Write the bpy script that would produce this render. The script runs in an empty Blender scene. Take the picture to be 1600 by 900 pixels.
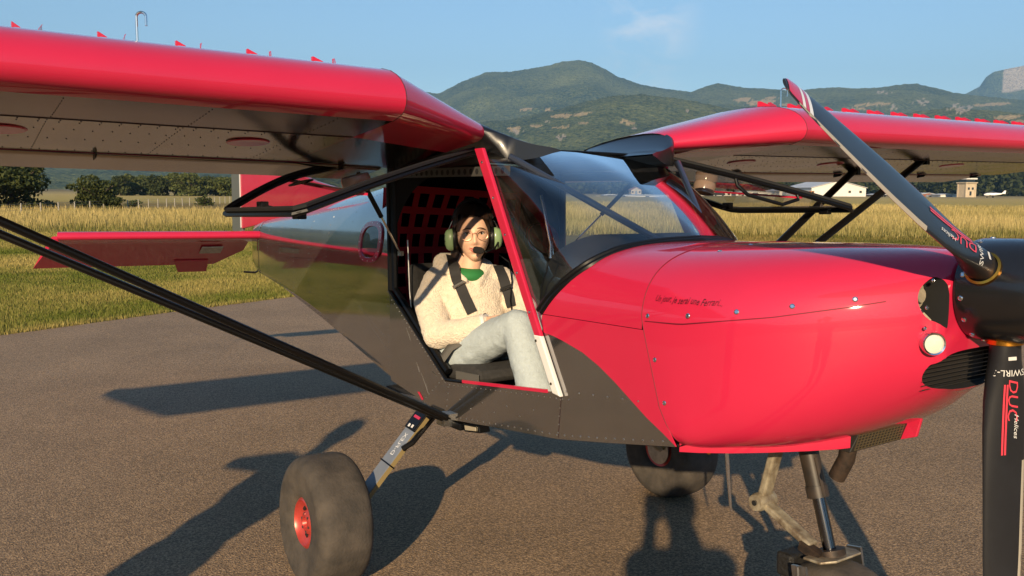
import bpy, bmesh, math, random
import numpy as np
from math import sin, cos, pi, radians, sqrt
from mathutils import Vector, Matrix, noise
from mathutils.bvhtree import BVHTree
random.seed(7); RNG = np.random.default_rng(7)
scene = bpy.context.scene
COL = scene.collection

# ------------------------------------------------------------------ camera
F_PX, CAM_PITCH, CAM_ROLL, CAM_H = 1361.0, 6.38, 0.33, 1.575
cd = bpy.data.cameras.new('camera'); cam = bpy.data.objects.new('camera', cd); COL.objects.link(cam)
cd.sensor_width = 36.0; cd.lens = F_PX / 1600.0 * 36.0; cd.clip_start = 0.02; cd.clip_end = 40000
cam.matrix_world = (Matrix.Translation((0, 0, CAM_H)) @ Matrix.Rotation(radians(90 - CAM_PITCH), 4, 'X')
                    @ Matrix.Rotation(radians(CAM_ROLL), 4, 'Z'))
scene.camera = cam
# ------------------------------------------------------------------ sky, sun, exposure
SUN_AZ, SUN_EL = 10.4, 19.6           # light travels towards azimuth SUN_AZ (clockwise from +Y), sun stands behind the camera
sun_to = Vector((-sin(radians(SUN_AZ)) * cos(radians(SUN_EL)), -cos(radians(SUN_AZ)) * cos(radians(SUN_EL)), sin(radians(SUN_EL))))
sd = bpy.data.lights.new('sun', 'SUN'); sd.energy = 5.0; sd.angle = radians(0.53); sd.color = (1.0, 0.77, 0.49)
sun = bpy.data.objects.new('sun', sd); COL.objects.link(sun); sun.location = (0, 0, 50)
sun.rotation_euler = (-sun_to).to_track_quat('-Z', 'Y').to_euler()
world = bpy.data.worlds.new('World'); scene.world = world; world.use_nodes = True
nt = world.node_tree; nt.nodes.clear()
def N(tree, t, **kw):
    n = tree.nodes.new(t)
    for k, v in kw.items():
        setattr(n, k, v)
    return n
sky = N(nt, 'ShaderNodeTexSky', sky_type='NISHITA'); sky.sun_disc = False
sky.sun_elevation = radians(SUN_EL); sky.sun_rotation = math.atan2(sun_to.x, sun_to.y)
sky.altitude = 700; sky.air_density = 1.25; sky.dust_density = 0.1; sky.ozone_density = 4.0
bg = N(nt, 'ShaderNodeBackground'); bg.inputs['Strength'].default_value = 0.078
out = N(nt, 'ShaderNodeOutputWorld')
# thin wisps of cirrus, part of the sky itself
tc = N(nt, 'ShaderNodeTexCoord')
mp = N(nt, 'ShaderNodeMapping'); mp.inputs['Scale'].default_value = (5.0, 5.0, 9.0); mp.inputs['Rotation'].default_value = (0.2, 0.5, 0.3)
n1 = N(nt, 'ShaderNodeTexNoise'); n1.inputs['Scale'].default_value = 2.6; n1.inputs['Detail'].default_value = 9; n1.inputs['Roughness'].default_value = 0.62; n1.inputs['Distortion'].default_value = 0.9
n2 = N(nt, 'ShaderNodeTexNoise'); n2.inputs['Scale'].default_value = 2.35; n2.inputs['Detail'].default_value = 2
r1 = N(nt, 'ShaderNodeMapRange'); r1.inputs['From Min'].default_value = 0.42; r1.inputs['From Max'].default_value = 0.72
# a cirrus patch standing above the mountain
cdir = Vector((0.146, 0.972, 0.183)).normalized()
dt = N(nt, 'ShaderNodeVectorMath', operation='SUBTRACT'); dt.inputs[1].default_value = cdir
sc_ = N(nt, 'ShaderNodeVectorMath', operation='MULTIPLY'); sc_.inputs[1].default_value = (19, 6, 9.5)
ln = N(nt, 'ShaderNodeVectorMath', operation='LENGTH')
r2 = N(nt, 'ShaderNodeMapRange', interpolation_type='SMOOTHSTEP'); r2.inputs['From Min'].default_value = 1.25; r2.inputs['From Max'].default_value = 0.25
r3 = N(nt, 'ShaderNodeMapRange', interpolation_type='SMOOTHSTEP'); r3.inputs['From Min'].default_value = 0.66; r3.inputs['From Max'].default_value = 0.80
mx = N(nt, 'ShaderNodeMath', operation='MAXIMUM'); mu = N(nt, 'ShaderNodeMath', operation='MULTIPLY')
m3 = N(nt, 'ShaderNodeMath', operation='MULTIPLY'); m3.inputs[1].default_value = 0.62
mix = N(nt, 'ShaderNodeMixRGB'); mix.inputs['Color2'].default_value = (8.6, 8.1, 7.9, 1)
L = nt.links.new
L(tc.outputs['Generated'], mp.inputs['Vector']); L(mp.outputs[0], n1.inputs['Vector']); L(tc.outputs['Generated'], n2.inputs['Vector'])
L(n1.outputs['Fac'], r1.inputs['Value']); L(n2.outputs['Fac'], r3.inputs['Value'])
L(tc.outputs['Generated'], dt.inputs[0]); L(dt.outputs[0], sc_.inputs[0]); L(sc_.outputs[0], ln.inputs[0]); L(ln.outputs['Value'], r2.inputs['Value'])
L(r2.outputs[0], mx.inputs[0]); L(r3.outputs[0], mx.inputs[1]); L(mx.outputs[0], mu.inputs[0]); L(r1.outputs[0], mu.inputs[1]); L(mu.outputs[0], m3.inputs[0])
L(sky.outputs[0], mix.inputs['Color1']); L(m3.outputs[0], mix.inputs['Fac']); L(mix.outputs[0], bg.inputs['Color']); L(bg.outputs[0], out.inputs['Surface'])
scene.view_settings.view_transform = 'Standard'; scene.view_settings.look = 'None'
scene.view_settings.exposure = 1.0; scene.view_settings.gamma = 1.0
scene.cycles.max_bounces = 8; scene.cycles.transparent_max_bounces = 16
scene.cycles.caustics_reflective = False; scene.cycles.caustics_refractive = False
scene.cycles.volume_bounces = 0

# ------------------------------------------------------------------ helpers
MATS = {}
def mat(name, col, rough=0.5, metal=0.0, coat=0.0, var=0.0, vscale=8.0, bump=0.0, bscale=60.0, col2=None, detail=4.0, spec=0.5,
        sheen=0.0, emit=None, coord='Object', stretch=None, attr=None, trans=0.0, rvar=0.0, coat_rough=0.04):
    if name in MATS: return MATS[name]
    m = bpy.data.materials.new(name); m.use_nodes = True; t = m.node_tree; b = t.nodes['Principled BSDF']
    b.inputs['Roughness'].default_value = rough; b.inputs['Metallic'].default_value = metal
    b.inputs['Coat Weight'].default_value = coat; b.inputs['Coat Roughness'].default_value = coat_rough
    b.inputs['Specular IOR Level'].default_value = spec
    b.inputs['Sheen Weight'].default_value = sheen
    b.inputs['Base Color'].default_value = (*col, 1)
    if trans: b.inputs['Subsurface Weight'].default_value = trans; b.inputs['Subsurface Radius'].default_value = (1, .4, .2); b.inputs['Subsurface Scale'].default_value = .01
    if emit: b.inputs['Emission Color'].default_value = (*col, 1); b.inputs['Emission Strength'].default_value = emit
    tcn = t.nodes.new('ShaderNodeTexCoord'); src = tcn.outputs[coord]
    if stretch:
        mpn = t.nodes.new('ShaderNodeMapping'); mpn.inputs['Scale'].default_value = stretch; t.links.new(src, mpn.inputs['Vector']); src = mpn.outputs[0]
    if attr:
        a = t.nodes.new('ShaderNodeAttribute'); a.attribute_name = attr; t.links.new(a.outputs['Color'], b.inputs['Base Color'])
    elif var or col2:
        nz = t.nodes.new('ShaderNodeTexNoise'); nz.inputs['Scale'].default_value = vscale; nz.inputs['Detail'].default_value = detail; nz.inputs['Roughness'].default_value = .6
        t.links.new(src, nz.inputs['Vector'])
        rp = t.nodes.new('ShaderNodeValToRGB'); c2 = col2 or tuple(c * (1 - var) for c in col); c1 = col if col2 else tuple(min(1, c * (1 + var)) for c in col)
        rp.color_ramp.elements[0].position = .33; rp.color_ramp.elements[1].position = .68
        rp.color_ramp.elements[0].color = (*c2, 1); rp.color_ramp.elements[1].color = (*c1, 1)
        t.links.new(nz.outputs['Fac'], rp.inputs['Fac']); t.links.new(rp.outputs['Color'], b.inputs['Base Color'])
        if rvar:
            mr = t.nodes.new('ShaderNodeMapRange'); mr.inputs['To Min'].default_value = rough - rvar; mr.inputs['To Max'].default_value = rough + rvar
            mr.inputs['From Min'].default_value = .3; mr.inputs['From Max'].default_value = .7
            t.links.new(nz.outputs['Fac'], mr.inputs['Value']); t.links.new(mr.outputs[0], b.inputs['Roughness'])
    if bump:
        nb = t.nodes.new('ShaderNodeTexNoise'); nb.inputs['Scale'].default_value = bscale; nb.inputs['Detail'].default_value = 5
        t.links.new(src, nb.inputs['Vector'])
        bp_ = t.nodes.new('ShaderNodeBump'); bp_.inputs['Strength'].default_value = min(1, bump); bp_.inputs['Distance'].default_value = .01 if bump <= 1 else .01 * bump
        t.links.new(nb.outputs['Fac'], bp_.inputs['Height']); t.links.new(bp_.outputs[0], b.inputs['Normal'])
        if coat: t.links.new(bp_.outputs[0], b.inputs['Coat Normal'])
    MATS[name] = m; return m

def glass(name, tint, refl=1.0, rough=0.0, dirt=0.06):
    m = bpy.data.materials.new(name); m.use_nodes = True; t = m.node_tree; t.nodes.clear()
    o = t.nodes.new('ShaderNodeOutputMaterial'); tr = t.nodes.new('ShaderNodeBsdfTransparent'); tr.inputs[0].default_value = (*tint, 1)
    gl = t.nodes.new('ShaderNodeBsdfGlossy'); gl.inputs['Roughness'].default_value = rough; gl.inputs['Color'].default_value = (1, 1, 1, 1)
    fr = t.nodes.new('ShaderNodeFresnel'); fr.inputs['IOR'].default_value = 1.5
    ml = t.nodes.new('ShaderNodeMath'); ml.operation = 'MULTIPLY'; ml.inputs[1].default_value = refl; ml.use_clamp = True
    mxs = t.nodes.new('ShaderNodeMixShader')
    df = t.nodes.new('ShaderNodeBsdfDiffuse'); df.inputs['Color'].default_value = (.5, .48, .45, 1)
    nz = t.nodes.new('ShaderNodeTexNoise'); nz.inputs['Scale'].default_value = 6; nz.inputs['Detail'].default_value = 8
    mr = t.nodes.new('ShaderNodeMapRange'); mr.inputs['From Min'].default_value = .4; mr.inputs['From Max'].default_value = .8; mr.inputs['To Max'].default_value = dirt
    tcn = t.nodes.new('ShaderNodeTexCoord'); t.links.new(tcn.outputs['Object'], nz.inputs['Vector']); t.links.new(nz.outputs['Fac'], mr.inputs['Value'])
    md = t.nodes.new('ShaderNodeMixShader'); t.links.new(mr.outputs[0], md.inputs[0]); t.links.new(tr.outputs[0], md.inputs[1]); t.links.new(df.outputs[0], md.inputs[2])
    t.links.new(fr.outputs[0], ml.inputs[0]); t.links.new(ml.outputs[0], mxs.inputs[0]); t.links.new(md.outputs[0], mxs.inputs[1]); t.links.new(gl.outputs[0], mxs.inputs[2])
    t.links.new(mxs.outputs[0], o.inputs['Surface']); MATS[name] = m; return m

def tag(o, label=None, cat=None, group=None, kind=None):
    if label: o['label'] = label
    if cat: o['category'] = cat
    if group: o['group'] = group
    if kind: o['kind'] = kind
    return o
def empty(name, loc=(0, 0, 0), rot=(0, 0, 0), parent=None):
    o = bpy.data.objects.new(name, None); COL.objects.link(o); o.location = loc; o.rotation_euler = rot; o.parent = parent; o.empty_display_size = .1
    return o
def link(name, me, parent=None):
    o = bpy.data.objects.new(name, me); COL.objects.link(o); o.parent = parent; return o
class MB:
    """collects verts and faces; build() links them as ONE mesh object"""
    def __init__(s): s.v = []; s.f = []; s.mi = []
    def add(s, verts, faces, mi=0):
        o = len(s.v); s.v += [tuple(p) for p in verts]; s.f += [tuple(i + o for i in f) for f in faces]; s.mi += [mi] * len(faces); return s
    def grid(s, rows, closed=False, mi=0):
        n = len(rows[0]); V = [p for r in rows for p in r]; Fc = []
        for i in range(len(rows) - 1):
            for j in range(n - 1 + (1 if closed else 0)):
                a = i * n + j; b = i * n + (j + 1) % n; Fc.append((a, b, b + n, a + n))
        return s.add(V, Fc, mi)
    def box(s, c, d, M=None, mi=0):
        V = [Vector((c[0] + sx * d[0] / 2, c[1] + sy * d[1] / 2, c[2] + sz * d[2] / 2)) for sx in (-1, 1) for sy in (-1, 1) for sz in (-1, 1)]
        if M is not None: V = [M @ v for v in V]
        return s.add(V, [(0, 1, 3, 2), (4, 6, 7, 5), (0, 4, 5, 1), (2, 3, 7, 6), (0, 2, 6, 4), (1, 5, 7, 3)], mi)
    def tube(s, pts, r, seg=10, caps=True, ell=None, up=None, mi=0):
        pts = [Vector(p) for p in pts]; rows = []; prev = None
        for i, p in enumerate(pts):
            d = (pts[min(i + 1, len(pts) - 1)] - pts[max(i - 1, 0)]).normalized()
            if prev is None:
                a = Vector(up) if up else (Vector((0, 0, 1)) if abs(d.z) < .9 else Vector((1, 0, 0)))
            else: a = prev
            u = (a - d * a.dot(d)).normalized(); w = d.cross(u); prev = u
            rr = r[i] if isinstance(r, (list, tuple)) else r
            ru, rw = (rr, rr) if ell is None else (rr * ell[0], rr * ell[1])
            rows.append([p + u * ru * cos(2 * pi * k / seg) + w * rw * sin(2 * pi * k / seg) for k in range(seg)])
        o = len(s.v); s.grid(rows, closed=True, mi=mi)
        if caps:
            s.f.append(tuple(o + k for k in range(seg))[::-1]); s.f.append(tuple(o + (len(pts) - 1) * seg + k for k in range(seg))); s.mi += [mi, mi]
        return s
    def bar(s, p, q, w, h, up=(0, 0, 1), mi=0):
        p, q = Vector(p), Vector(q); d = (q - p).normalized(); u = Vector(up); u = (u - d * u.dot(d)).normalized(); x = d.cross(u)
        V = [a + x * sx * w / 2 + u * sz * h / 2 for a in (p, q) for sx, sz in ((-1, -1), (1, -1), (1, 1), (-1, 1))]
        return s.add(V, [(0, 3, 2, 1), (4, 5, 6, 7), (0, 1, 5, 4), (1, 2, 6, 5), (2, 3, 7, 6), (3, 0, 4, 7)], mi)
    def lathe(s, prof, origin, axis, seg=24, mi=0):
        """prof: (radius, along) pairs"""
        ax = Vector(axis).normalized(); a = Vector((0, 0, 1)) if abs(ax.z) < .9 else Vector((1, 0, 0)); u = (a - ax * a.dot(ax)).normalized(); w = ax.cross(u); o = Vector(origin)
        return s.grid([[o + ax * h + (u * cos(2 * pi * k / seg) + w * sin(2 * pi * k / seg)) * max(r, 1e-4) for k in range(seg)] for r, h in prof], closed=True, mi=mi)
    def prism(s, poly, t, mi=0):
        """poly: 3-D loop, t: extrusion vector"""
        n = len(poly); t = Vector(t); V = [Vector(p) for p in poly] + [Vector(p) + t for p in poly]
        return s.add(V, [tuple(range(n))[::-1], tuple(range(n, 2 * n))] + [(i, (i + 1) % n, n + (i + 1) % n, n + i) for i in range(n)], mi)
    def mesh(s, name, mats, smooth=True, angle=35, fix=True):
        me = bpy.data.meshes.new(name); me.from_pydata(s.v, [], s.f)
        for m in (mats if isinstance(mats, (list, tuple)) else [mats]): me.materials.append(m)
        if any(s.mi): me.polygons.foreach_set('material_index', s.mi)
        if fix:
            bm = bmesh.new(); bm.from_mesh(me); bmesh.ops.recalc_face_normals(bm, faces=bm.faces); bm.to_mesh(me); bm.free()
        if smooth: 
            me.polygons.foreach_set('use_smooth', [True] * len(me.polygons))
            if angle: me.set_sharp_from_angle(angle=radians(angle))
        me.update(); return me
    def build(s, name, mats, parent=None, smooth=True, angle=35, bevel=0, fix=True):
        o = link(name, s.mesh(name, mats, smooth, angle, fix), parent)
        if bevel:
            b = o.modifiers.new('bevel', 'BEVEL'); b.width = bevel; b.segments = 2; b.limit_method = 'ANGLE'
        return o
def bake(o):
    """replace an object's modifiers by their result"""
    dg = bpy.context.evaluated_depsgraph_get(); dg.update()
    me = bpy.data.meshes.new_from_object(o.evaluated_get(dg)); o.modifiers.clear(); o.data = me; return o
def cut(o, cutter):
    b = o.modifiers.new('cut', 'BOOLEAN'); b.operation = 'DIFFERENCE'; b.object = cutter; b.solver = 'EXACT'
    for m in cutter.data.materials:
        if m.name not in [x.name for x in o.data.materials]: o.data.materials.append(m)
    bake(o); bpy.data.objects.remove(cutter)
    return o
def text_mesh(s, size, shear=0.0, extrude=0.0, align='CENTER'):
    cu = bpy.data.curves.new('lettering', 'FONT'); cu.body = s; cu.size = size; cu.shear = shear; cu.extrude = extrude; cu.align_x = align; cu.resolution_u = 2
    t = bpy.data.objects.new('lettering', cu); COL.objects.link(t)
    dg = bpy.context.evaluated_depsgraph_get(); dg.update()
    me = bpy.data.meshes.new_from_object(t.evaluated_get(dg)); bpy.data.objects.remove(t); return me
def lettering(name, s, size, m, parent, mapper, shear=0.0, bold=0.0):
    me = text_mesh(s, size, shear)
    bm = bmesh.new(); bm.from_mesh(me); bmesh.ops.triangulate(bm, faces=bm.faces)
    bmesh.ops.subdivide_edges(bm, edges=[e for e in bm.edges if e.calc_length() > size * .5], cuts=2); bm.to_mesh(me); bm.free()
    for v in me.vertices: v.co = mapper(v.co.x, v.co.y)
    me.materials.clear(); me.materials.append(m); return link(name, me, parent)
def lerp(a, b, t): return a + (b - a) * t
def interp(x, xs, ys): return float(np.interp(x, xs, ys))

# ------------------------------------------------------------------ materials
RED = mat('red_paint', (.54, .017, .058), .5, spec=.15, coat=1.0, var=.04, vscale=2, bump=.012, bscale=5)
GREY = mat('charcoal_metallic_skin', (.40, .385, .37), .08, metal=.93, var=.07, vscale=3, bump=.022, bscale=4, rvar=.05)
ALU = mat('polished_aluminium_skin', (.37, .305, .235), .11, metal=1.0, var=.05, vscale=4, bump=.05, bscale=3.5, rvar=.04)
NOSE_ALU = mat('brown_tinted_nose_skin', (.21, .14, .125), .18, metal=1.0, var=.06, vscale=4, bump=.03, bscale=4)
BLACK = mat('black_satin', (.004, .004, .0045), .4, spec=.25)
MATTE = mat('black_matte', (.006, .006, .0065), .8)
CARBON = mat('black_gloss_composite', (.007, .008, .010), .34, coat=.25, bump=.02, bscale=120)
RUBBER = mat('worn_tyre_rubber', (.085, .070, .056), .85, col2=(.038, .033, .028), vscale=11, bump=.25, bscale=90)
CHROME = mat('chrome', (.75, .75, .75), .12, metal=1.0)
STEEL = mat('dull_steel', (.45, .44, .42), .38, metal=1.0, var=.2, vscale=30)
DIRTY = mat('dirty_cream_aluminium', (.42, .37, .27), .5, metal=.35, col2=(.16, .12, .08), vscale=26, bump=.2, bscale=70)
RUST = mat('brown_grimy_metal', (.10, .065, .045), .55, metal=.5, col2=(.03, .024, .02), vscale=30)
GOLD = mat('gold_anodised', (.80, .36, .05), .25, metal=1.0)
WHITE = mat('white_paint', (.78, .77, .75), .3, coat=.5)
RIVET = mat('bright_rivet', (.80, .79, .76), .3, metal=1.0)
DARKRIV = mat('dark_rivet', (.05, .04, .035), .5, metal=.6)
SEAM = mat('dark_seam_gap', (.03, .012, .014), .6); REDSEAM = mat('red_panel_gap', (.16, .006, .018), .6)  # plain dark joint colours for the panel seams
GLASS = glass('windscreen_plexiglass', (.74, .84, .95), 2.5, 0.0, .05)
DOORGLASS = glass('door_plexiglass', (.88, .86, .84), .45, 0.0, .04)
LENS = glass('clear_lens', (.95, .95, .95), 1.0, 0, .01)
# ================================================================== SETTING
def pix_dir(u, v):
    a, b = u - 800, v - 450; r = radians(-CAM_ROLL); a, b = a * cos(r) - b * sin(r), a * sin(r) + b * cos(r); c = radians(CAM_PITCH)
    return Vector((a / F_PX, cos(c) - sin(c) * b / F_PX, -sin(c) - cos(c) * b / F_PX))
def at(u, v, Y):
    """point of the view ray at ground distance Y"""
    d = pix_dir(u, v); t = Y / d.y; return Vector((d.x * t, Y, CAM_H + d.z * t))
def ground_at(u, Y): p = at(u, 300, Y); return Vector((p.x, Y, 0))

# --- apron outline (far edge, seen from left to right)
EDGE = [(-34, -38), (-17.2, -10.1), (-5.47, 9.19), (-4.2, 11.3), (-2.9, 13.2), (-1.2, 14.9), (2, 16.6), (8, 18.2), (20, 20.6), (60, 27)]
def edge_y(x): return interp(x, [p[0] for p in EDGE], [p[1] for p in EDGE])

def ground_mat():
    m = bpy.data.materials.new('meadow_ground'); m.use_nodes = True; t = m.node_tree; b = t.nodes['Principled BSDF']; b.inputs['Roughness'].default_value = .9; b.inputs['Specular IOR Level'].default_value = .15
    tcn = t.nodes.new('ShaderNodeTexCoord'); sp = t.nodes.new('ShaderNodeSeparateXYZ'); t.links.new(tcn.outputs['Object'], sp.inputs[0])
    nz = t.nodes.new('ShaderNodeTexNoise'); nz.inputs['Scale'].default_value = .06; nz.inputs['Detail'].default_value = 6; t.links.new(tcn.outputs['Object'], nz.inputs['Vector'])
    ad = t.nodes.new('ShaderNodeMath'); ad.operation = 'MULTIPLY_ADD'; ad.inputs[1].default_value = 26; t.links.new(nz.outputs['Fac'], ad.inputs[0]); t.links.new(sp.outputs['Y'], ad.inputs[2])
    mr = t.nodes.new('ShaderNodeMapRange'); mr.inputs['From Max'].default_value = 500; t.links.new(ad.outputs[0], mr.inputs['Value'])
    rp = t.nodes.new('ShaderNodeValToRGB'); cr = rp.color_ramp; cr.elements[0].position = 0; cr.elements[0].color = (.10, .092, .022, 1)
    cr.elements[1].position = 1; cr.elements[1].color = (.2, .155, .065, 1)
    for p, c in ((.078, (.10, .092, .022)), (.095, (.22, .155, .048)), (.20, (.23, .165, .052)), (.25, (.40, .31, .095)), (.45, (.44, .33, .115)), (.6, (.36, .28, .12))):
        e = cr.elements.new(p); e.color = (*c, 1)
    t.links.new(mr.outputs[0], rp.inputs['Fac'])
    n2 = t.nodes.new('ShaderNodeTexNoise'); n2.inputs['Scale'].default_value = 1.3; n2.inputs['Detail'].default_value = 9; n2.inputs['Roughness'].default_value = .7; t.links.new(tcn.outputs['Object'], n2.inputs['Vector'])
    m2 = t.nodes.new('ShaderNodeMapRange'); m2.inputs['From Min'].default_value = .3; m2.inputs['From Max'].default_value = .7; m2.inputs['To Min'].default_value = .6; m2.inputs['To Max'].default_value = 1.35; t.links.new(n2.outputs['Fac'], m2.inputs['Value'])
    mm = t.nodes.new('ShaderNodeVectorMath'); mm.operation = 'SCALE'; t.links.new(rp.outputs[0], mm.inputs[0]); t.links.new(m2.outputs[0], mm.inputs['Scale']); t.links.new(mm.outputs[0], b.inputs['Base Color'])
    bu = t.nodes.new('ShaderNodeBump'); bu.inputs['Strength'].default_value = .8; bu.inputs['Distance'].default_value = .12; t.links.new(n2.outputs['Fac'], bu.inputs['Height']); t.links.new(bu.outputs[0], b.inputs['Normal'])
    return m
g = MB(); g.add([(-9000, -9000, 0), (9000, -9000, 0), (9000, 9000, 0), (-9000, 9000, 0)], [(0, 1, 2, 3)])
tag(g.build('ground', ground_mat(), smooth=False), kind='structure')

def asphalt_mat():
    m = bpy.data.materials.new('worn_asphalt'); m.use_nodes = True; t = m.node_tree; b = t.nodes['Principled BSDF']; b.inputs['Roughness'].default_value = .78; b.inputs['Specular IOR Level'].default_value = .3
    tcn = t.nodes.new('ShaderNodeTexCoord')
    def nz(s, d=3, r=.6):
        n = t.nodes.new('ShaderNodeTexNoise'); n.inputs['Scale'].default_value = s; n.inputs['Detail'].default_value = d; n.inputs['Roughness'].default_value = r; t.links.new(tcn.outputs['Object'], n.inputs['Vector']); return n
    a, c, d = nz(95, 3, .75), nz(1.1, 4), nz(210, 1)
    vo = t.nodes.new('ShaderNodeTexVoronoi'); vo.inputs['Scale'].default_value = 120; t.links.new(tcn.outputs['Object'], vo.inputs['Vector'])
    rp = t.nodes.new('ShaderNodeValToRGB'); e = rp.color_ramp.elements; e[0].position = .28; e[0].color = (.054, .038, .024, 1); e[1].position = .74; e[1].color = (.58, .39, .22, 1)
    q = rp.color_ramp.elements.new(.5); q.color = (.25, .170, .100, 1)
    t.links.new(a.outputs['Fac'], rp.inputs['Fac'])
    mr = t.nodes.new('ShaderNodeMapRange'); mr.inputs['From Min'].default_value = .3; mr.inputs['From Max'].default_value = .7; mr.inputs['To Min'].default_value = .86; mr.inputs['To Max'].default_value = 1.12; t.links.new(c.outputs['Fac'], mr.inputs['Value'])
    mm = t.nodes.new('ShaderNodeVectorMath'); mm.operation = 'SCALE'; t.links.new(rp.outputs[0], mm.inputs[0]); t.links.new(mr.outputs[0], mm.inputs['Scale']); t.links.new(mm.outputs[0], b.inputs['Base Color'])
    ad = t.nodes.new('ShaderNodeMath'); ad.operation = 'ADD'; t.links.new(a.outputs['Fac'], ad.inputs[0]); t.links.new(vo.outputs['Distance'], ad.inputs[1])
    bu = t.nodes.new('ShaderNodeBump'); bu.inputs['Strength'].default_value = .55; bu.inputs['Distance'].default_value = .006; t.links.new(ad.outputs[0], bu.inputs['Height']); t.links.new(bu.outputs[0], b.inputs['Normal'])
    return m
top = []
for (x0, y0), (x1, y1) in zip(EDGE, EDGE[1:]):
    n = max(2, int(math.hypot(x1 - x0, y1 - y0) / .12)) if -8 < x0 < 6 else 4
    for k in range(n):
        t_ = k / n; j = .05 * noise.noise(Vector((x0 + (x1 - x0) * t_, (y0 + (y1 - y0) * t_) * 1.3, 0)) * 2.2) + .025 * noise.noise(Vector((x0 + t_ * (x1 - x0), y0 + t_ * (y1 - y0), 3)) * 9)
        top.append((lerp(x0, x1, t_), lerp(y0, y1, t_) + (j if -8 < x0 < 6 else 0), .004))
top.append((*EDGE[-1], .004))
ap = MB(); nn = len(top); V = top + [(p[0], -40, .004) for p in top]
V[nn] = (-34, -40, .004)
ap.add(V, [(i, nn + i, nn + i + 1, i + 1) for i in range(nn - 1)])
tag(ap.build('asphalt_apron', asphalt_mat(), smooth=False), kind='structure')

# --- grass: blades too many to count
GRASS = bpy.data.materials.new('grass_blades'); GRASS.use_nodes = True; t = GRASS.node_tree; b = t.nodes['Principled BSDF']; b.inputs['Roughness'].default_value = .65; b.inputs['Specular IOR Level'].default_value = .2
at_ = t.nodes.new('ShaderNodeAttribute'); at_.attribute_name = 'tint'; t.links.new(at_.outputs['Color'], b.inputs['Base Color'])
tl = t.nodes.new('ShaderNodeBsdfTranslucent'); t.links.new(at_.outputs['Color'], tl.inputs['Color']); ms = t.nodes.new('ShaderNodeMixShader'); ms.inputs[0].default_value = .25
t.links.new(b.outputs[0], ms.inputs[1]); t.links.new(tl.outputs[0], ms.inputs[2]); t.links.new(ms.outputs[0], t.nodes['Material Output'].inputs['Surface'])
def blades(name, P, H, W, colA, colB, fac, label):
    n = len(P); th = RNG.uniform(0, pi, n); dx, dy = np.cos(th) * W / 2, np.sin(th) * W / 2
    la = RNG.uniform(0, 2 * pi, n); lean = H * RNG.uniform(.05, .45, n)
    V = np.zeros((n, 3, 3)); V[:, 0, 0] = P[:, 0] - dx; V[:, 0, 1] = P[:, 1] - dy; V[:, 1, 0] = P[:, 0] + dx; V[:, 1, 1] = P[:, 1] + dy
    V[:, 2, 0] = P[:, 0] + np.cos(la) * lean; V[:, 2, 1] = P[:, 1] + np.sin(la) * lean; V[:, 2, 2] = H
    me = bpy.data.meshes.new(name); me.vertices.add(3 * n); me.vertices.foreach_set('co', V.ravel()); me.loops.add(3 * n); me.polygons.add(n)
    me.loops.foreach_set('vertex_index', np.arange(3 * n)); me.polygons.foreach_set('loop_start', np.arange(0, 3 * n, 3)); me.polygons.foreach_set('loop_total', np.full(n, 3))
    c = np.ones((n, 3, 4)); base = colA[None] * (1 - fac[:, None]) + colB[None] * fac[:, None]; base = base * RNG.uniform(.75, 1.25, (n, 1))
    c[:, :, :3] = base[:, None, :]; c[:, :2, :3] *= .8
    me.update(); a = me.attributes.new('tint', 'FLOAT_COLOR', 'POINT'); a.data.foreach_set('color', c.ravel()); me.materials.append(GRASS)
    return tag(link(name, me), label, 'grass', kind='stuff')
def wedge(n, r0, r1, a0, a1, pw=1.0):
    u = RNG.uniform(0, 1, n); r = np.exp(np.log(r0) + (np.log(r1) - np.log(r0)) * u ** pw) ; a = np.radians(RNG.uniform(a0, a1, n))
    return np.stack([r * np.sin(a), r * np.cos(a), r], 1)
def patch(P, s, o=0.0):
    return np.array([noise.noise((x * s + o, y * s, o)) + .5 * noise.noise((x * s * 3.1, y * s * 3.1 + o, 5)) for x, y in P[:, :2]])
ex, ey = [p[0] for p in EDGE], [p[1] for p in EDGE]
P = wedge(420000, 7.5, 36, -40, -8, .75); P = P[(P[:, 1] > np.interp(P[:, 0], ex, ey) - .03) & (P[:, 2] < 36)]
edge_d = P[:, 1] - np.interp(P[:, 0], ex, ey); pf = patch(P, .35); pf2 = patch(P, .09, 3)
fac = np.clip(.36 + .70 * pf + .45 * pf2 + RNG.normal(0, .2, len(P)) - .25 * np.exp(-((edge_d - 1.2) / .9) ** 2) + .5 * np.exp(-(edge_d / .18) ** 2), 0, 1)
H = (.028 + .024 * np.clip(pf + .5, 0, 1)) * RNG.uniform(.5, 1.5, len(P)) * np.where(P[:, 2] > 24, 1.5, 1.0)
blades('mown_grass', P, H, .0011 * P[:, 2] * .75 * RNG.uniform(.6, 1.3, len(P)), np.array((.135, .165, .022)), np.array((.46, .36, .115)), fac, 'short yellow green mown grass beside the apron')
P = wedge(60000, 18, 40, 12, 38); P = P[P[:, 1] > np.interp(P[:, 0], ex, ey) + .02]
fac = np.clip(.45 + .6 * patch(P, .3) + RNG.normal(0, .2, len(P)), 0, 1)
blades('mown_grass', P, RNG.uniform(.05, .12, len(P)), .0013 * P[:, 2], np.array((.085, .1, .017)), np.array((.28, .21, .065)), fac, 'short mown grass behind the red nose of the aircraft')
P = wedge(230000, 27, 105, -40, 40, .8); lim = np.where(P[:, 0] < -5, 29.5, 31) + 2.5 * patch(P, .12); P = P[P[:, 1] > lim]
far_l = (P[:, 0] < -16) & (P[:, 1] > 58)
P = P[~far_l]
pf = patch(P, .11, 2)
fac = np.clip(.72 + .45 * pf + RNG.normal(0, .18, len(P)) - .5 * np.exp(-((P[:, 1] - 31) / 3.0) ** 2), 0, 1)
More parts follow.
